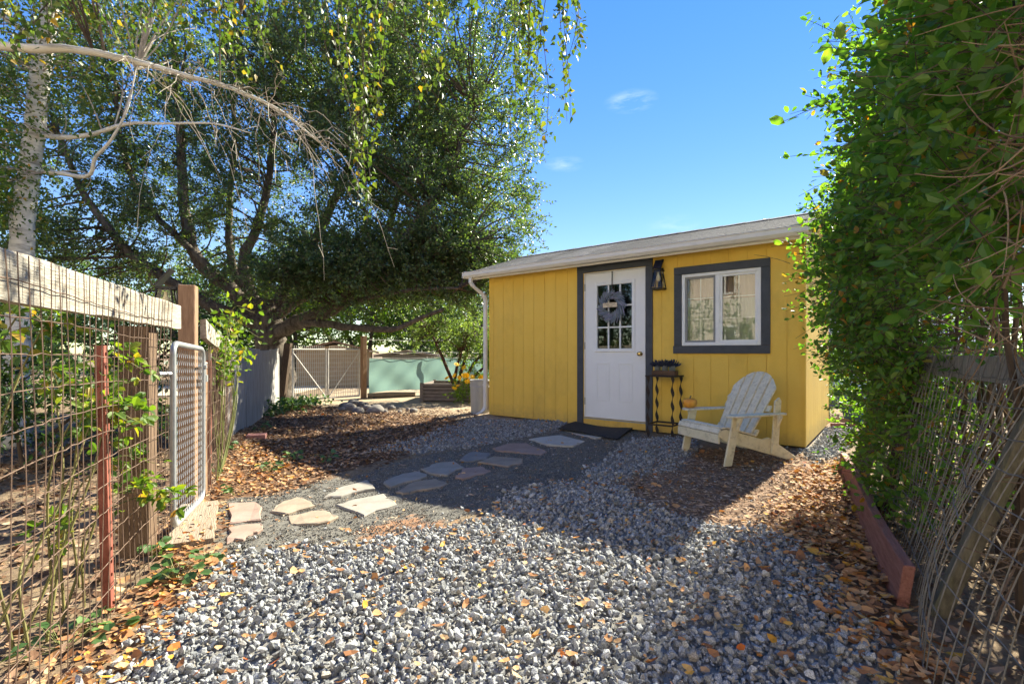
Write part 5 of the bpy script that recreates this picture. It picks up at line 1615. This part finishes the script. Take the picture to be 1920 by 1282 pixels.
path2 = S2[:, None] + D2[:, None] * (L2[:, None, None] * t[:, ::3]) + np.array([0, 0, -1.0]) * (L2[:, None, None] * t[:, ::3]) ** 2
g = Geo().add(*tubes(path, .0032, .0012, 4)); g.add(*tubes(path2, .0022, .001, 3))
o = g.build('bare_twigs', M['birchtwig'], bt2, loc=rel(bt2)); o['kind'] = 'stuff'

# ---- hedge on the right, spilling over the leaning fence
def hb(s, out, z):
    """hedge point: s metres along the right fence, out metres outward"""
    o_ = np.array([RD[1], -RD[0]])
    xy = RO + RD * np.asarray(s)[..., None] + o_ * np.asarray(out)[..., None]
    return np.concatenate([xy, np.asarray(z)[..., None]], -1)
hbase = np.append(RO + RD * 1.2 + np.array([RD[1], -RD[0]]) * .6, 0)
hedge = plant('hedge', 'tall glossy green hedge arching over the leaning wire fence', 'hedge', hbase)
n = 1500
s = rng.uniform(-1.15, 3.25, n); topz = np.interp(s, [-1.2, 1.1, 1.75, 2.3, 3.25], [3.7, 3.7, 2.5, 2.42, 2.36]) + .12 * np.sin(s * 9)
u = rng.uniform(0, 1, n); zlo = np.interp(s, [-1.2, .9, 1.7], [1.36, 1.30, .95]); z = zlo + (topz - zlo) * u
face = -.16 + .12 * np.sin(s * 3.3) + .07 * np.sin(z * 5 + s * 2) + np.clip(1.25 - z, 0, 1) * .55 + np.where(s < -.05, .12, 0) + np.where(s > 2.6, (s - 2.6) * .10, 0) + np.clip(z - 2.1, 0, 2) * .24 * (s < 1.9)
out = face + .18 + np.abs(rng.normal(size=n)) * .22
# twiggy thin part close by at the picture's right edge
thin = (s < -.36) & (z < 2.9)
keep = ~(thin & (rng.random(n) < .93))
C_ = hb(s, out, z)[keep]
# higher, bushier growth on the far outer side
m_ = 420
s_b = rng.uniform(1.7, 3.35, m_); o_b = rng.uniform(.15, .95, m_)
C_ = np.concatenate([C_, hb(s_b, o_b, rng.uniform(1.7, 2.75, m_) + .35 * np.clip(o_b - .2, 0, .6))])
nsh = 3
S_ = np.repeat(C_, nsh, 0) + rng.normal(size=(len(C_) * nsh, 3)) * .07
inward = np.array([-RD[1], RD[0], 0])
D = unit(inward * .55 + rvec(len(S_)) * .75 + np.array([0, 0, .22])); Ln = rng.uniform(.16, .36, len(S_))
P, A, Nn = shoot_leaves(S_, D, Ln, 9, .012, .35, .5, .6)
# lower straggling growth through the wire
n2 = 620
s2 = rng.uniform(.9, 3.25, n2); z2 = rng.uniform(.15, 1.0, n2)
C2 = hb(s2, .12 + rng.uniform(0, .35, n2) - .0 * z2, z2)
keep2 = rng.random(n2) < np.where(s2 > 1.5, 1.0, .25)
S2 = C2[keep2]
D2 = unit(inward * .3 + rvec(len(S2)) + np.array([0, 0, .2])); L2 = rng.uniform(.15, .35, len(S2))
P2, A2, N2 = shoot_leaves(S2, D2, L2, 10, .012, .3, .5, .6)
# shoots reaching across in front of the shed corner
S3 = np.array([hb(2.75, -.02, 1.95), hb(2.8, -.0, 1.62), hb(2.7, -.05, 2.2), hb(2.4, -.1, 1.5), hb(1.3, -.1, 2.9), hb(1.1, -.1, 2.4)])
D3 = unit(np.array([(-1, -.05, .18), (-1, .05, .05), (-.9, -.1, .4), (-.8, .1, -.1), (-.8, 0, .5), (-.8, -.1, .3)])); L3 = np.array([.42, .45, .35, .32, .3, .3])
P3, A3, N3 = shoot_leaves(S3, D3, L3, 16, .012, .15, .5, .6)
P = np.concatenate([P, P2, P3]); A = np.concatenate([A, A2, A3]); Nn = np.concatenate([Nn, N2, N3])
ok = (P[:, 1] > .55) & (P[:, 0] / np.maximum(P[:, 1], .1) > .55)
P, A, Nn = P[ok], A[ok], Nn[ok]
ls = rng.uniform(.036, .066, len(P)) * np.where(P[:, 1] > 3.2, .72, np.where(P[:, 1] > 2.2, .85, 1.0))
foliage(hedge, P, A, Nn, ls, ls * .62, OVAL, M['hedgeleaf'], M['hedgeleaf_one'], 300)
print('hedge leaves', len(P))
AS, AD, AL = np.concatenate([S_, S2, S3]), np.concatenate([D, D2, D3]), np.concatenate([Ln, L2, L3])
t = np.linspace(0, 1, 4)[None, :, None]
path = AS[:, None] + AD[:, None] * (AL[:, None, None] * t) - np.array([0, 0, .35]) * (AL[:, None, None] * t) ** 2
g = Geo().add(*tubes(path, .0022, .0012, 3))
# inner stems
st = rng.uniform(-1.0, 3.2, 46); ot = rng.uniform(.35, .95, 46)
base_ = hb(st, ot, np.zeros(46)); top_ = hb(st + rng.normal(size=46) * .3, ot + rng.normal(size=46) * .25 - .1, np.minimum(rng.uniform(1.6, 3.0, 46), np.interp(st, [-1, 1.1, 1.75, 3.3], [3, 2.8, 2.0, 1.9])))
mid_ = (base_ + top_) / 2 + rng.normal(size=(46, 3)) * .12
t = np.linspace(0, 1, 9)[None, :, None]
stem_p = (1 - t) ** 2 * base_[:, None] + 2 * t * (1 - t) * mid_[:, None] + t ** 2 * top_[:, None]
stem_p[:, 1:] += rng.normal(size=(46, 8, 3)) * .012
for k in range(46):
    r_ = rng.uniform(.010, .026)
    Geo().tube(stem_p[k], np.linspace(r_, .006, 9), 6).build('stem', M['twig'], hedge, loc=rel(hedge))
skh = stem_p[:, 3:].reshape(-1, 3)
d2 = ((C_[:, None] - skh[None]) ** 2).sum(-1); root = skh[d2.argmin(1)]
t = np.linspace(0, 1, 5)[None, :, None]
near_ = d2.min(1) < .30; C_, root = C_[near_], root[near_]
g.add(*tubes(root[:, None] * (1 - t) + C_[:, None] * t + .05 * np.sin(t * np.pi) * rng.normal(size=(len(C_), 1, 3)), .004, .002, 3))
o = g.build('branches', M['twig'], hedge, loc=rel(hedge)); o['kind'] = 'stuff'

# dead vines and sticks: hanging at the right, and heaped behind the fence
n = 1500
s = rng.uniform(-.95, -.15, n); z = rng.uniform(1.1, 2.7, n)
S_ = hb(s, rng.uniform(.06, .42, n), z)
D = unit(rng.normal(size=(n, 3)) * np.array([.7, .8, .9]) + np.array([.15, .1, -.5])); Ln = rng.uniform(.06, .26, n)
t = np.linspace(0, 1, 6)[None, :, None]
bend = rng.normal(size=(n, 1, 3)) * 1.6
path = S_[:, None] + D[:, None] * (Ln[:, None, None] * t) + bend * (Ln[:, None, None] * t) ** 2
V, F = tubes(path, rng.uniform(.0012, .0035, n), .001, 4)
dv = plant('dead_vines', 'tangle of dry brown dead vines hanging in the hedge', 'dead vines', hb(-.3, .3, 0.0))
o = Geo().add(V, F).build('vine_stems', M['drytwig'], dv, loc=rel(dv)); o['kind'] = 'stuff'
n = 950
s = rng.uniform(-.7, 2.6, n); S_ = hb(s, rng.uniform(.22, 1.1, n), rng.uniform(.02, .75, n) ** 1.4)
D = unit(rng.normal(size=(n, 3)) * np.array([1, 1, .45]) + np.array([.1, .1, .1])); Ln = rng.uniform(.2, .8, n)
bend = rng.normal(size=(n, 1, 3)) * .25
path = S_[:, None] + D[:, None] * (Ln[:, None, None] * t) + bend * (Ln[:, None, None] * t) ** 2
path[..., 2] = np.maximum(path[..., 2], .01)
offp = (path[..., 0] - (RO[0])) * RD[1] - (path[..., 1] - RO[1]) * RD[0]
path = path[(offp - .24 * path[..., 2] > .05).all(1)]
sk_ = plant('stick_pile', 'heap of dead sticks and vines behind the leaning fence', 'sticks', hb(.6, .6, 0.0))
o = Geo().add(*tubes(path, rng.uniform(.002, .007, len(path)), .0015, 4)).build('sticks', M['drytwig'], sk_, loc=rel(sk_)); o['kind'] = 'stuff'

M['canegreen'] = mat('brown_green_cane', (.10, .085, .03), (.17, .16, .05), scale=14, rough=.7)
# ---- brambles growing through the left wire fence
br = plant('bramble', 'leafy green bramble canes growing up through the rusty wire fence', 'bramble', (*lf(-.1, .15), 0))
LP, LA, LN, LL = [], [], [], []
for k in range(13):
    s0 = rng.uniform(-.75, .35); o0 = rng.uniform(.05, .30)
    b_ = np.append(lf(s0, o0), 0.0)
    h_ = rng.uniform(.75, 1.30) if k > 3 else rng.uniform(.35, .6)
    q = np.append(lf(s0 + rng.uniform(-.05, .35), o0 + rng.uniform(-.25, .10)), h_)
    m_ = (b_ + q) / 2 + np.array([rng.normal() * .06, rng.normal() * .06, .12])
    pth = spline([b_, m_, q, q + np.array([.10 * rng.normal(), .12, -.06])], 7)
    Geo().tube(pth, np.linspace(.0055, .0018, len(pth)), 6).build('cane', M['canegreen'], br, loc=rel(br))
    n = 20
    ii = rng.integers(len(pth) // 2, len(pth), n)
    for i_ in ii:
        d_ = unit(rng.normal(size=3) + np.array([.5, 0, .1]))
        pet = pth[i_] + d_ * rng.uniform(.03, .09)
        up_ = unit(rng.normal(size=3) * .6 + np.array([0, -.2, 1]))
        sd = unit(np.cross(d_, up_)); L0 = rng.uniform(.035, .058)
        for ax, f in ((d_, 1.0), (unit(d_ * .3 + sd), .8), (unit(d_ * .3 - sd), .8)):
            LP.append(pet); LA.append(ax + np.array([0, 0, -.15])); LN.append(up_ + rng.normal(size=3) * .25); LL.append(L0 * f)
LP, LA, LN, LL = np.array(LP), unit(np.array(LA)), unit(np.array(LN)), np.array(LL)
M['roseleaf_one'] = obj_mat('bramble_leaf_single', [(0, (.055, .115, .02)), (.7, (.13, .20, .03)), (.92, (.26, .26, .03)), (1, (.36, .17, .04))], rough=.5, trans=.45)
foliage(br, LP, LA, LN, LL, LL * .62, OVAL, M['roseleaf'], M['roseleaf_one'], 300)
# vine on the short fence
vn = plant('climbing_vine', 'leafy vine climbing over the sagging grey rail', 'vine', (-2.75, 4.5, 0))
LP, LA, LN = [], [], []
for k in range(11):
    f = rng.uniform(.15, .75); b_ = np.append(PA + (PB - PA) * f, 0) + np.array([.06, .02, 0])
    q = np.append(PA + (PB - PA) * (f + rng.uniform(-.15, .2)), rng.uniform(.9, 1.5)) + np.array([rng.uniform(.03, .22), 0, 0])
    pth = spline([b_, (b_ + q) / 2 + rng.normal(size=3) * .07, q, q + np.array([.2 * rng.random(), .15 * rng.normal(), -.1 * rng.random()])], 7)
    Geo().tube(pth, np.linspace(.006, .002, len(pth)), 5).build('cane', M['stemgreen'], vn, loc=rel(vn))
    ii = rng.integers(len(pth) // 2, len(pth), 34)
    LP.append(pth[ii] + rng.normal(size=(34, 3)) * .06); LA.append(rvec(34) + np.array([0, 0, -.2])); LN.append(unit(rvec(34) + np.array([.2, -.2, .8])))
LP, LA, LN = np.concatenate(LP), unit(np.concatenate(LA)), np.concatenate(LN)
ls = rng.uniform(.04, .065, len(LP))
foliage(vn, LP, LA, LN, ls, ls * .7, OVAL, M['roseleaf'], name='foliage')

# ---- small ivy plants
def ivy(px, py, r, n, label, hh=.10):
    p = gp(px, py, .02)
    t = plant('ivy_plant', label, 'ivy', (p[0], p[1], hz(*p)), 'ivy seedlings on the ground')
    a = rng.uniform(0, 6.28, n); rr = r * np.sqrt(rng.uniform(0, 1, n))
    P = np.stack([p[0] + rr * np.cos(a), p[1] + rr * np.sin(a), hz(*p) + rng.uniform(.02, hh, n)], 1)
    A = np.stack([np.cos(a), np.sin(a), rng.normal(size=n) * .3 - .1], 1)
    ls = rng.uniform(.04, .07, n) * (1 if r < .4 else 1.2)
    g = Geo().add(*tubes(np.stack([np.tile([p[0], p[1], hz(*p)], (n, 1)), P], 1), .0018, .0012, 3))
    o = g.build('stems', M['stemgreen'], t, loc=rel(t)); o['kind'] = 'stuff'
    me = Geo().add(*OVAL).mesh('leaf'); me.materials.append(M['ivyleaf_one'])
    A_, B_, C_ = leaf_frames(A, unit(rvec(n) * .5 + np.array([0, -.2, 1])))
    for k in range(n):
        o = bpy.data.objects.new('leaf', me); col.objects.link(o); o.parent = t
        aa, bb_, cc_ = A_[k] * ls[k], B_[k] * ls[k] * .85, C_[k] * ls[k]; q = P[k] - np.array(t.location)
        o.matrix_basis = Matrix(((aa[0], bb_[0], cc_[0], q[0]), (aa[1], bb_[1], cc_[1], q[1]), (aa[2], bb_[2], cc_[2], q[2]), (0, 0, 0, 1)))
M['ivyleaf_one'] = obj_mat('ivy_leaf_single', [(0, (.03, .075, .022)), (.7, (.07, .14, .04)), (1, (.12, .20, .06))], rough=.45, trans=.3)
ivy(335, 1085, .10, 26, 'bright green ivy clump below the plank at the gate'); ivy(290, 1042, .06, 14, 'small ivy sprig at the foot of the old fence post'); ivy(385, 1052, .05, 8, 'tiny pale ivy sprig at the plank\'s end')
ivy(507, 880, .09, 22, 'low green ivy clump in sun on the leaf litter'); ivy(546, 858, .10, 14, 'shaded ivy clump among leaves beyond the sunny one'); ivy(612, 862, .09, 12, 'shaded ivy sprig closest to the flagstones')
ivy(428, 850, .08, 16, 'grey green ivy at the foot of the plywood fence end'); ivy(405, 890, .07, 10, 'ivy sprig at the foot of the short wire fence'); ivy(490, 815, .10, 14, 'ivy sprig beside the reddish paver')
ivy(205, 1175, .06, 9, 'ivy leaves at the foot of the rusty steel post'); ivy(440, 925, .06, 10, 'ivy sprig growing beside the square pinkish flagstone'); ivy(120, 1210, .12, 16, 'ivy leaves under the bramble canes')
# ivy bank near the wire gates
p0_, p1_ = gp(490, 783, 0), gp(590, 757, 0)
n = 700; f = rng.uniform(0, 1, n)
P = np.column_stack([p0_ + (p1_ - p0_) * f[:, None] + rng.normal(size=(n, 2)) * .22, rng.uniform(.03, .26, n) * (1 - .4 * f)])
ib = plant('ivy_bank', 'bank of dark ivy at the foot of the plywood fence', 'ivy', (*((p0_ + p1_) / 2), 0))
foliage(ib, P, rvec(n), unit(rvec(n) * .6 + np.array([0, -.3, 1])), rng.uniform(.05, .09, n), .06, OVAL, M['ivyleaf'])

# ---- shrubs and trees further off
def leafy(name, label, cat, base, lobes, nleaf, size, m_, stems=3, sr=.04, bark='twig', group=None, up=.5):
    t = plant(name, label, cat, (base[0], base[1], hz(base[0], base[1]) if abs(base[0]) < 6 else 0), group)
    tot = sum(l[2] for l in lobes); Cs = []
    for c, r, w in lobes:
        Cs.append(ell(max(6, int(nleaf / 22 / 4 * w / tot)), c, r, .42))
    C_ = np.concatenate(Cs)
    tops = C_[rng.integers(0, len(C_), stems)]
    sk = []
    b0 = np.array([base[0], base[1], 0.0])
    for k in range(stems):
        m_id = b0 + (tops[k] - b0) * .5 + np.array([0, 0, .15 * tops[k][2]])
        sk.append(limb(t, [b0 + np.array([.05 * k, 0, -.05]), m_id, tops[k]], sr, sr * .35, M[bark], 'trunk' if cat == 'tree' else 'stem', 8))
    sk = np.concatenate([q[3:] for q in sk])
    twigs_to(C_, sk, t, M[bark], sr * .35, sr * .12)
    S_ = np.repeat(C_, 4, 0) + rng.normal(size=(len(C_) * 4, 3)) * size * 1.2
    D = unit(rvec(len(S_)) + np.array([0, 0, .3])); Ln = rng.uniform(4, 9, len(S_)) * size
    P, A, Nn = shoot_leaves(S_, D, Ln, 22, size * .35, 0, up)
    k_ = P[:, 2] > .03
    ls = rng.uniform(.75, 1.3, len(P)) * size
    foliage(t, P[k_], A[k_], Nn[k_], ls[k_], ls[k_] * .55, DIAMOND, m_, name='crown' if cat == 'tree' else 'foliage')
    return t
leafy('shrub', 'light green shrub with dark red forked stems in raised bed', 'shrub', (-1.45, 11.75), [((-1.35, 11.7, 1.55), (1.2, .8, .55), 3), ((-.4, 11.6, 1.4), (.8, .7, .5), 1.5)], 9000, .055, M['shrubleaf'], 5, .05, 'manzanita')
leafy('shrub', 'green shrub between raised bed and the shed', 'shrub', (-.1, 11.9), [((-.1, 11.9, .75), (.9, .7, .65), 1)], 4000, .055, M['brightleaf'], 4, .03)
fl = leafy('flower_bush', 'bush with yellow daisies beside the raised bed', 'flowering bush', (-.95, 10.55), [((-1.0, 10.5, .38), (.45, .3, .32), 1), ((-.6, 10.4, .3), (.25, .2, .25), .5)], 1500, .05, M['brightleaf'], 5, .012, 'stemgreen')
pm_ = Geo(); dm_ = Geo()
for k in range(9):
    a = k / 9 * 2 * math.pi
    V, F = leaves(np.array([[0, 0, 0.0]]), np.array([[math.cos(a), math.sin(a), .12]]), np.array([[0, 0, 1.0]]), .048, .024, DIAMOND); pm_.add(V, F)
pm_.lathe([(.016, .0), (.014, .010), (.002, .014)], 8)
fme = pm_.mesh('flower'); fme.materials.append(M['petal'])
for k in range(26):
    o = bpy.data.objects.new('flower', fme); col.objects.link(o); o.parent = fl
    q = ell(1, (-1.0, 10.25, .60), (.55, .15, .28), .7)[0] if k < 19 else ell(1, (-.62, 10.3, .55), (.15, .12, .12), .7)[0]
    o.location = Vector(q) - fl.location; o.scale = (1.5, 1.5, 1.5); o.rotation_euler = (R(55) + rng.normal() * .4, rng.normal() * .4, rng.uniform(0, 6))
for k, (x, y, zc, r) in enumerate([(-13.5, 17.5, 2.0, 2.4), (-10.5, 18.2, 2.0, 2.2), (-17.5, 17, 2.4, 2.8), (-21, 15.5, 2.6, 3.0)]):
    leafy('background_shrub', 'tall dark green shrub beyond the pale driveway', 'shrub', (x, y), [((x, y, zc), (r, r * .7, zc), 1)], 5500, .14, M['darkleaf'], 4, .07, group='shrubs beyond the driveway')
for k, (x, y, zc, r) in enumerate([(-8.2, 18.5, 2.6, 1.8), (-6.0, 20, 3.0, 2.2), (-4.2, 21.5, 3.0, 2.0), (-9.5, 22, 4.5, 3.0)]):
    leafy('background_tree', 'sunlit bright green tree beyond the wire gates', 'tree', (x, y), [((x, y, zc), (r, r * .8, zc * .65), 1)], 6000, .13, M['brightleaf'], 3, .10, 'bark', group='trees beyond the gates')
for k, (x, y, zc, r) in enumerate([(-3.2, 19.5, 1.9, 1.6), (-.6, 18.5, 1.8, 1.8), (1.8, 19.0, 2.0, 1.6)]):
    leafy('background_shrub', 'deep green shrub showing above the green tarp', 'shrub', (x, y), [((x, y, zc), (r, r * .7, zc * .9), 1)], 4500, .12, M['darkleaf'], 4, .06, group='shrubs behind the tarp')
for k, (x, y, zc, r) in enumerate([(-11.5, 9.0, 4.2, 2.2), (-15, 12, 5.5, 3.2)]):
    leafy('background_tree', ('bright leafy tree right behind the white birch trunk' if k == 0 else 'dark tall tree far behind the white birch trunk'), 'tree', (x, y), [((x, y, zc), (r, r * .8, zc * .62), 1)], 8000, .11, M['brightleaf'] if k == 0 else M['darkleaf'], 3, .12, 'bark', group='trees behind the birch')
TL = [(-44, 30, 4), (-36, 33, 5), (-29, 30, 4.5), (-23, 34, 5), (-17.5, 31, 4.2), (-12.5, 35, 5), (-7, 33, 4.2), (-2, 34, 4.0), (3, 33, 3.4), (-52, 22, 5), (-34, 18, 4), (-30, 8, 4.5), (-28, 24, 3.5)]
for k, (x, y, r) in enumerate(TL):
    leafy('distant_tree', ('distant dark green tree beyond the driveway' if k % 2 else 'distant sunlit bright green tree beyond the driveway'), 'tree', (x, y), [((x, y, r * .85), (r, r * .7, r * .8), 1)], 3800, .26, M['darkleaf'] if k % 2 else M['brightleaf'], 3, .14, 'bark', group='distant tree line')
leafy('shrub', 'yellow green shrub behind the shed corner near blue bin', 'shrub', (5.55, 8.7), [((5.5, 8.6, .75), (.5, .4, .5), 1)], 2200, .05, M['brightleaf'], 4, .015)
leafy('shrub', 'sunny green shrub seen through the leaning fence beside the mossy post', 'shrub', (3.3, 2.5), [((3.3, 2.5, .75), (.6, .7, .7), 1)], 2600, .06, M['brightleaf'], 5, .02)
leafy('shrub', 'dark green shrub seen through the leaning fence under the hedge', 'shrub', (4.3, 4.0), [((4.3, 4.0, .85), (.7, .8, .8), 1)], 3200, .06, M['darkleaf'], 5, .02)
leafy('laurel_shrub', 'low leafy shrub hiding the birch foot behind the wire fence', 'shrub', (-4.6, 4.5), [((-4.6, 4.5, .75), (.9, .55, .65), 1), ((-3.9, 4.9, .5), (.5, .4, .4), .4)], 4200, .06, M['darkleaf'], 5, .02)
leafy('laurel_shrub', 'tall laurel shrub facing the shed window across the fence', 'shrub', (-7.6, -3.2), [((-7.6, -3.2, 1.5), (1.6, 1.3, 1.5), 1)], 4500, .10, M['brightleaf'], 4, .05)
leafy('laurel_shrub', 'wide laurel shrub by the pinkish house corner', 'shrub', (-9.8, -1.2), [((-9.8, -1.2, 1.7), (1.7, 1.3, 1.6), 1)], 4500, .10, M['shrubleaf'], 4, .05)
leafy('laurel_tree', 'dark laurel tree across the fence opposite the shed door', 'tree', (-12.2, .6), [((-12.2, .6, 3.2), (2.2, 1.8, 3.1), 1)], 9000, .12, M['darkleaf'], 4, .08)
leafy('laurel_tree', 'dark laurel tree standing beyond the white birch trunk', 'tree', (-11.5, 4.2), [((-11.5, 4.2, 2.8), (2.0, 1.8, 2.7), 1)], 8000, .12, M['darkleaf'], 4, .08)
leafy('shrub', 'pale grey green plant at the back corner of the shed', 'shrub', (5.2, 8.2), [((5.15, 8.1, .3), (.3, .3, .28), 1)], 900, .045, M['shrubleaf'], 4, .01)

# ------------------------------------------------------------------ buildings around
def bldg_wall(t, a, b, z, mt, name='wall', th=.12):
    a, b = np.array(a, float), np.array(b, float)
    return Geo().bar((*((a)), z / 2), (*((b)), z / 2), th, z).build(name, mt, t, loc=rel(t))
hx, hy = 8.75, 14.0
wh = thing('house', 'white sided house glimpsed between shed and hedge', 'house', (hx, hy, 0))
Geo().box((0, 0, 0), (5.5, 5, 4.3)).build('wall', M['whitewall'], wh)
Geo().loft([[(-.3, -.3, 4.305), (5.8, -.3, 4.305), (5.8, 5.3, 4.305), (-.3, 5.3, 4.305)], [(-.3, 2.4, 5.6), (5.8, 2.4, 5.6), (5.8, 2.6, 5.6), (-.3, 2.6, 5.6)]]).build('roof', M['slate'], wh)
for x0 in (.28, 2.6):
    w = Geo(); rim(w, x0, x0 + 1.0, 2.2, 3.7, .07, -.05, -.002); w = w.build('window', M['black'], wh)
    Geo().box((x0 + .07, -.025, 2.27), (x0 + .93, -.015, 3.63)).build('pane', M['doorglass'], w)
    Geo().box((x0 + .07, -.012, 2.27), (x0 + .93, -.008, 3.63)).build('blind', M['curtain'], w)
for zz in np.arange(.2, 4.3, .2):
    Geo().box((-.012, -.012, zz), (5.512, -.003, zz + .008)).build('siding_lap', M['whitewall'], wh)
# unseen house mirrored in the shed windows, sized and placed to bounce fill light
ph_ = thing('house', 'long two storey pale pinkish stucco house facing the shed', 'house', (-3.0, -5.2, 0), R(-7))
Geo().box((-10, -6, 0), (10, 0, 5.6)).build('wall', M['stucco'], ph_)
Geo().loft([[(-10.5, -6.5, 5.605), (10.5, -6.5, 5.605), (10.5, .5, 5.605), (-10.5, .5, 5.605)], [(-10.5, -3.1, 7.2), (10.5, -3.1, 7.2), (10.5, -2.9, 7.2), (-10.5, -2.9, 7.2)]]).build('roof', M['brownroof'], ph_)
for x0 in (-8.4, -5.0, -1.6, 4.2, 7.4):
    for z0 in (.95, 3.6):
        w = Geo(); rim(w, x0, x0 + 1.2, z0, z0 + 1.3, .07, .002, .05); w = w.build('window', M['vinyl'], ph_)
        Geo().box((x0 + .07, .012, z0 + .07), (x0 + 1.13, .02, z0 + 1.23)).build('pane', M['doorglass'], w)
        Geo().box((x0 + .56, .021, z0 + .07), (x0 + .64, .04, z0 + 1.23)).build('mullion', M['vinyl'], w)
dd_ = Geo().box((1.5, .002, .12), (2.45, .05, 2.2)).build('door', M['slate'], ph_)
Geo().lathe([(.03, -.02), (.03, .02)], 10, (2.33, .075, 1.1)).build('knob', M['brass'], dd_)
Geo().box((1.2, .0, 0), (2.75, .9, .115)).build('door_step', M['driveway'], ph_)
def small_house(x, y, w, d_, ez, rz_, wall, roofm, label, rot):
    t = thing('outbuilding', label, 'outbuilding', (x, y, 0), rot)
    Geo().box((-w / 2, -d_ / 2, 0), (w / 2, d_ / 2, ez)).build('wall', wall, t)
    Geo().prism([(-w / 2, ez + .004), (w / 2, ez + .004), (0, rz_ - .06)], lambda u, v: (u, -d_ / 2 + .02, v), lambda u, v: (u, d_ / 2 - .02, v)).build('gable', wall, t)
    for s in (-1, 1):
        Geo().loft([[(0, -d_ / 2 - .2, rz_), (s * (w / 2 + .25), -d_ / 2 - .2, ez - .05), (s * (w / 2 + .25), -d_ / 2 - .2, ez + .02), (0, -d_ / 2 - .2, rz_ + .07)],
                    [(0, d_ / 2 + .2, rz_), (s * (w / 2 + .25), d_ / 2 + .2, ez - .05), (s * (w / 2 + .25), d_ / 2 + .2, ez + .02), (0, d_ / 2 + .2, rz_ + .07)]]).build('roof', roofm, t)
small_house(-6.15, 17.2, 2.3, 2.5, 1.12, 1.42, M['tan'], M['brownroof'], 'low brown roofed outbuilding seen over the wire gates', R(15))
small_house(-3.6, 17.0, 1.6, 1.2, 1.0, 1.12, M['greywood'], M['plank'], 'low grey outbuilding seen above the green tarp', R(5))

# blue bin behind the shed
p = gp(1590, 793, 0)
bn_ = thing('storage_bin', 'blue plastic bin with pale lid behind the shed', 'bin', (p[0] + .25, p[1], 0))
Geo().loft([[(-.20, -.16, 0), (.20, -.16, 0), (.20, .16, 0), (-.20, .16, 0)], [(-.24, -.2, .27), (.24, -.2, .27), (.24, .2, .27), (-.24, .2, .27)]]).build('bin_body', M['blue'], bn_, bevel=.01)
Geo().box((-.27, -.23, .272), (.27, .23, .31)).build('lid', M['bluelid'], bn_, bevel=.012)
for s in (-.08, .08):
    Geo().box((s - .012, -.215, .05), (s + .012, -.19, .26)).build('rib', M['blue'], bn_)
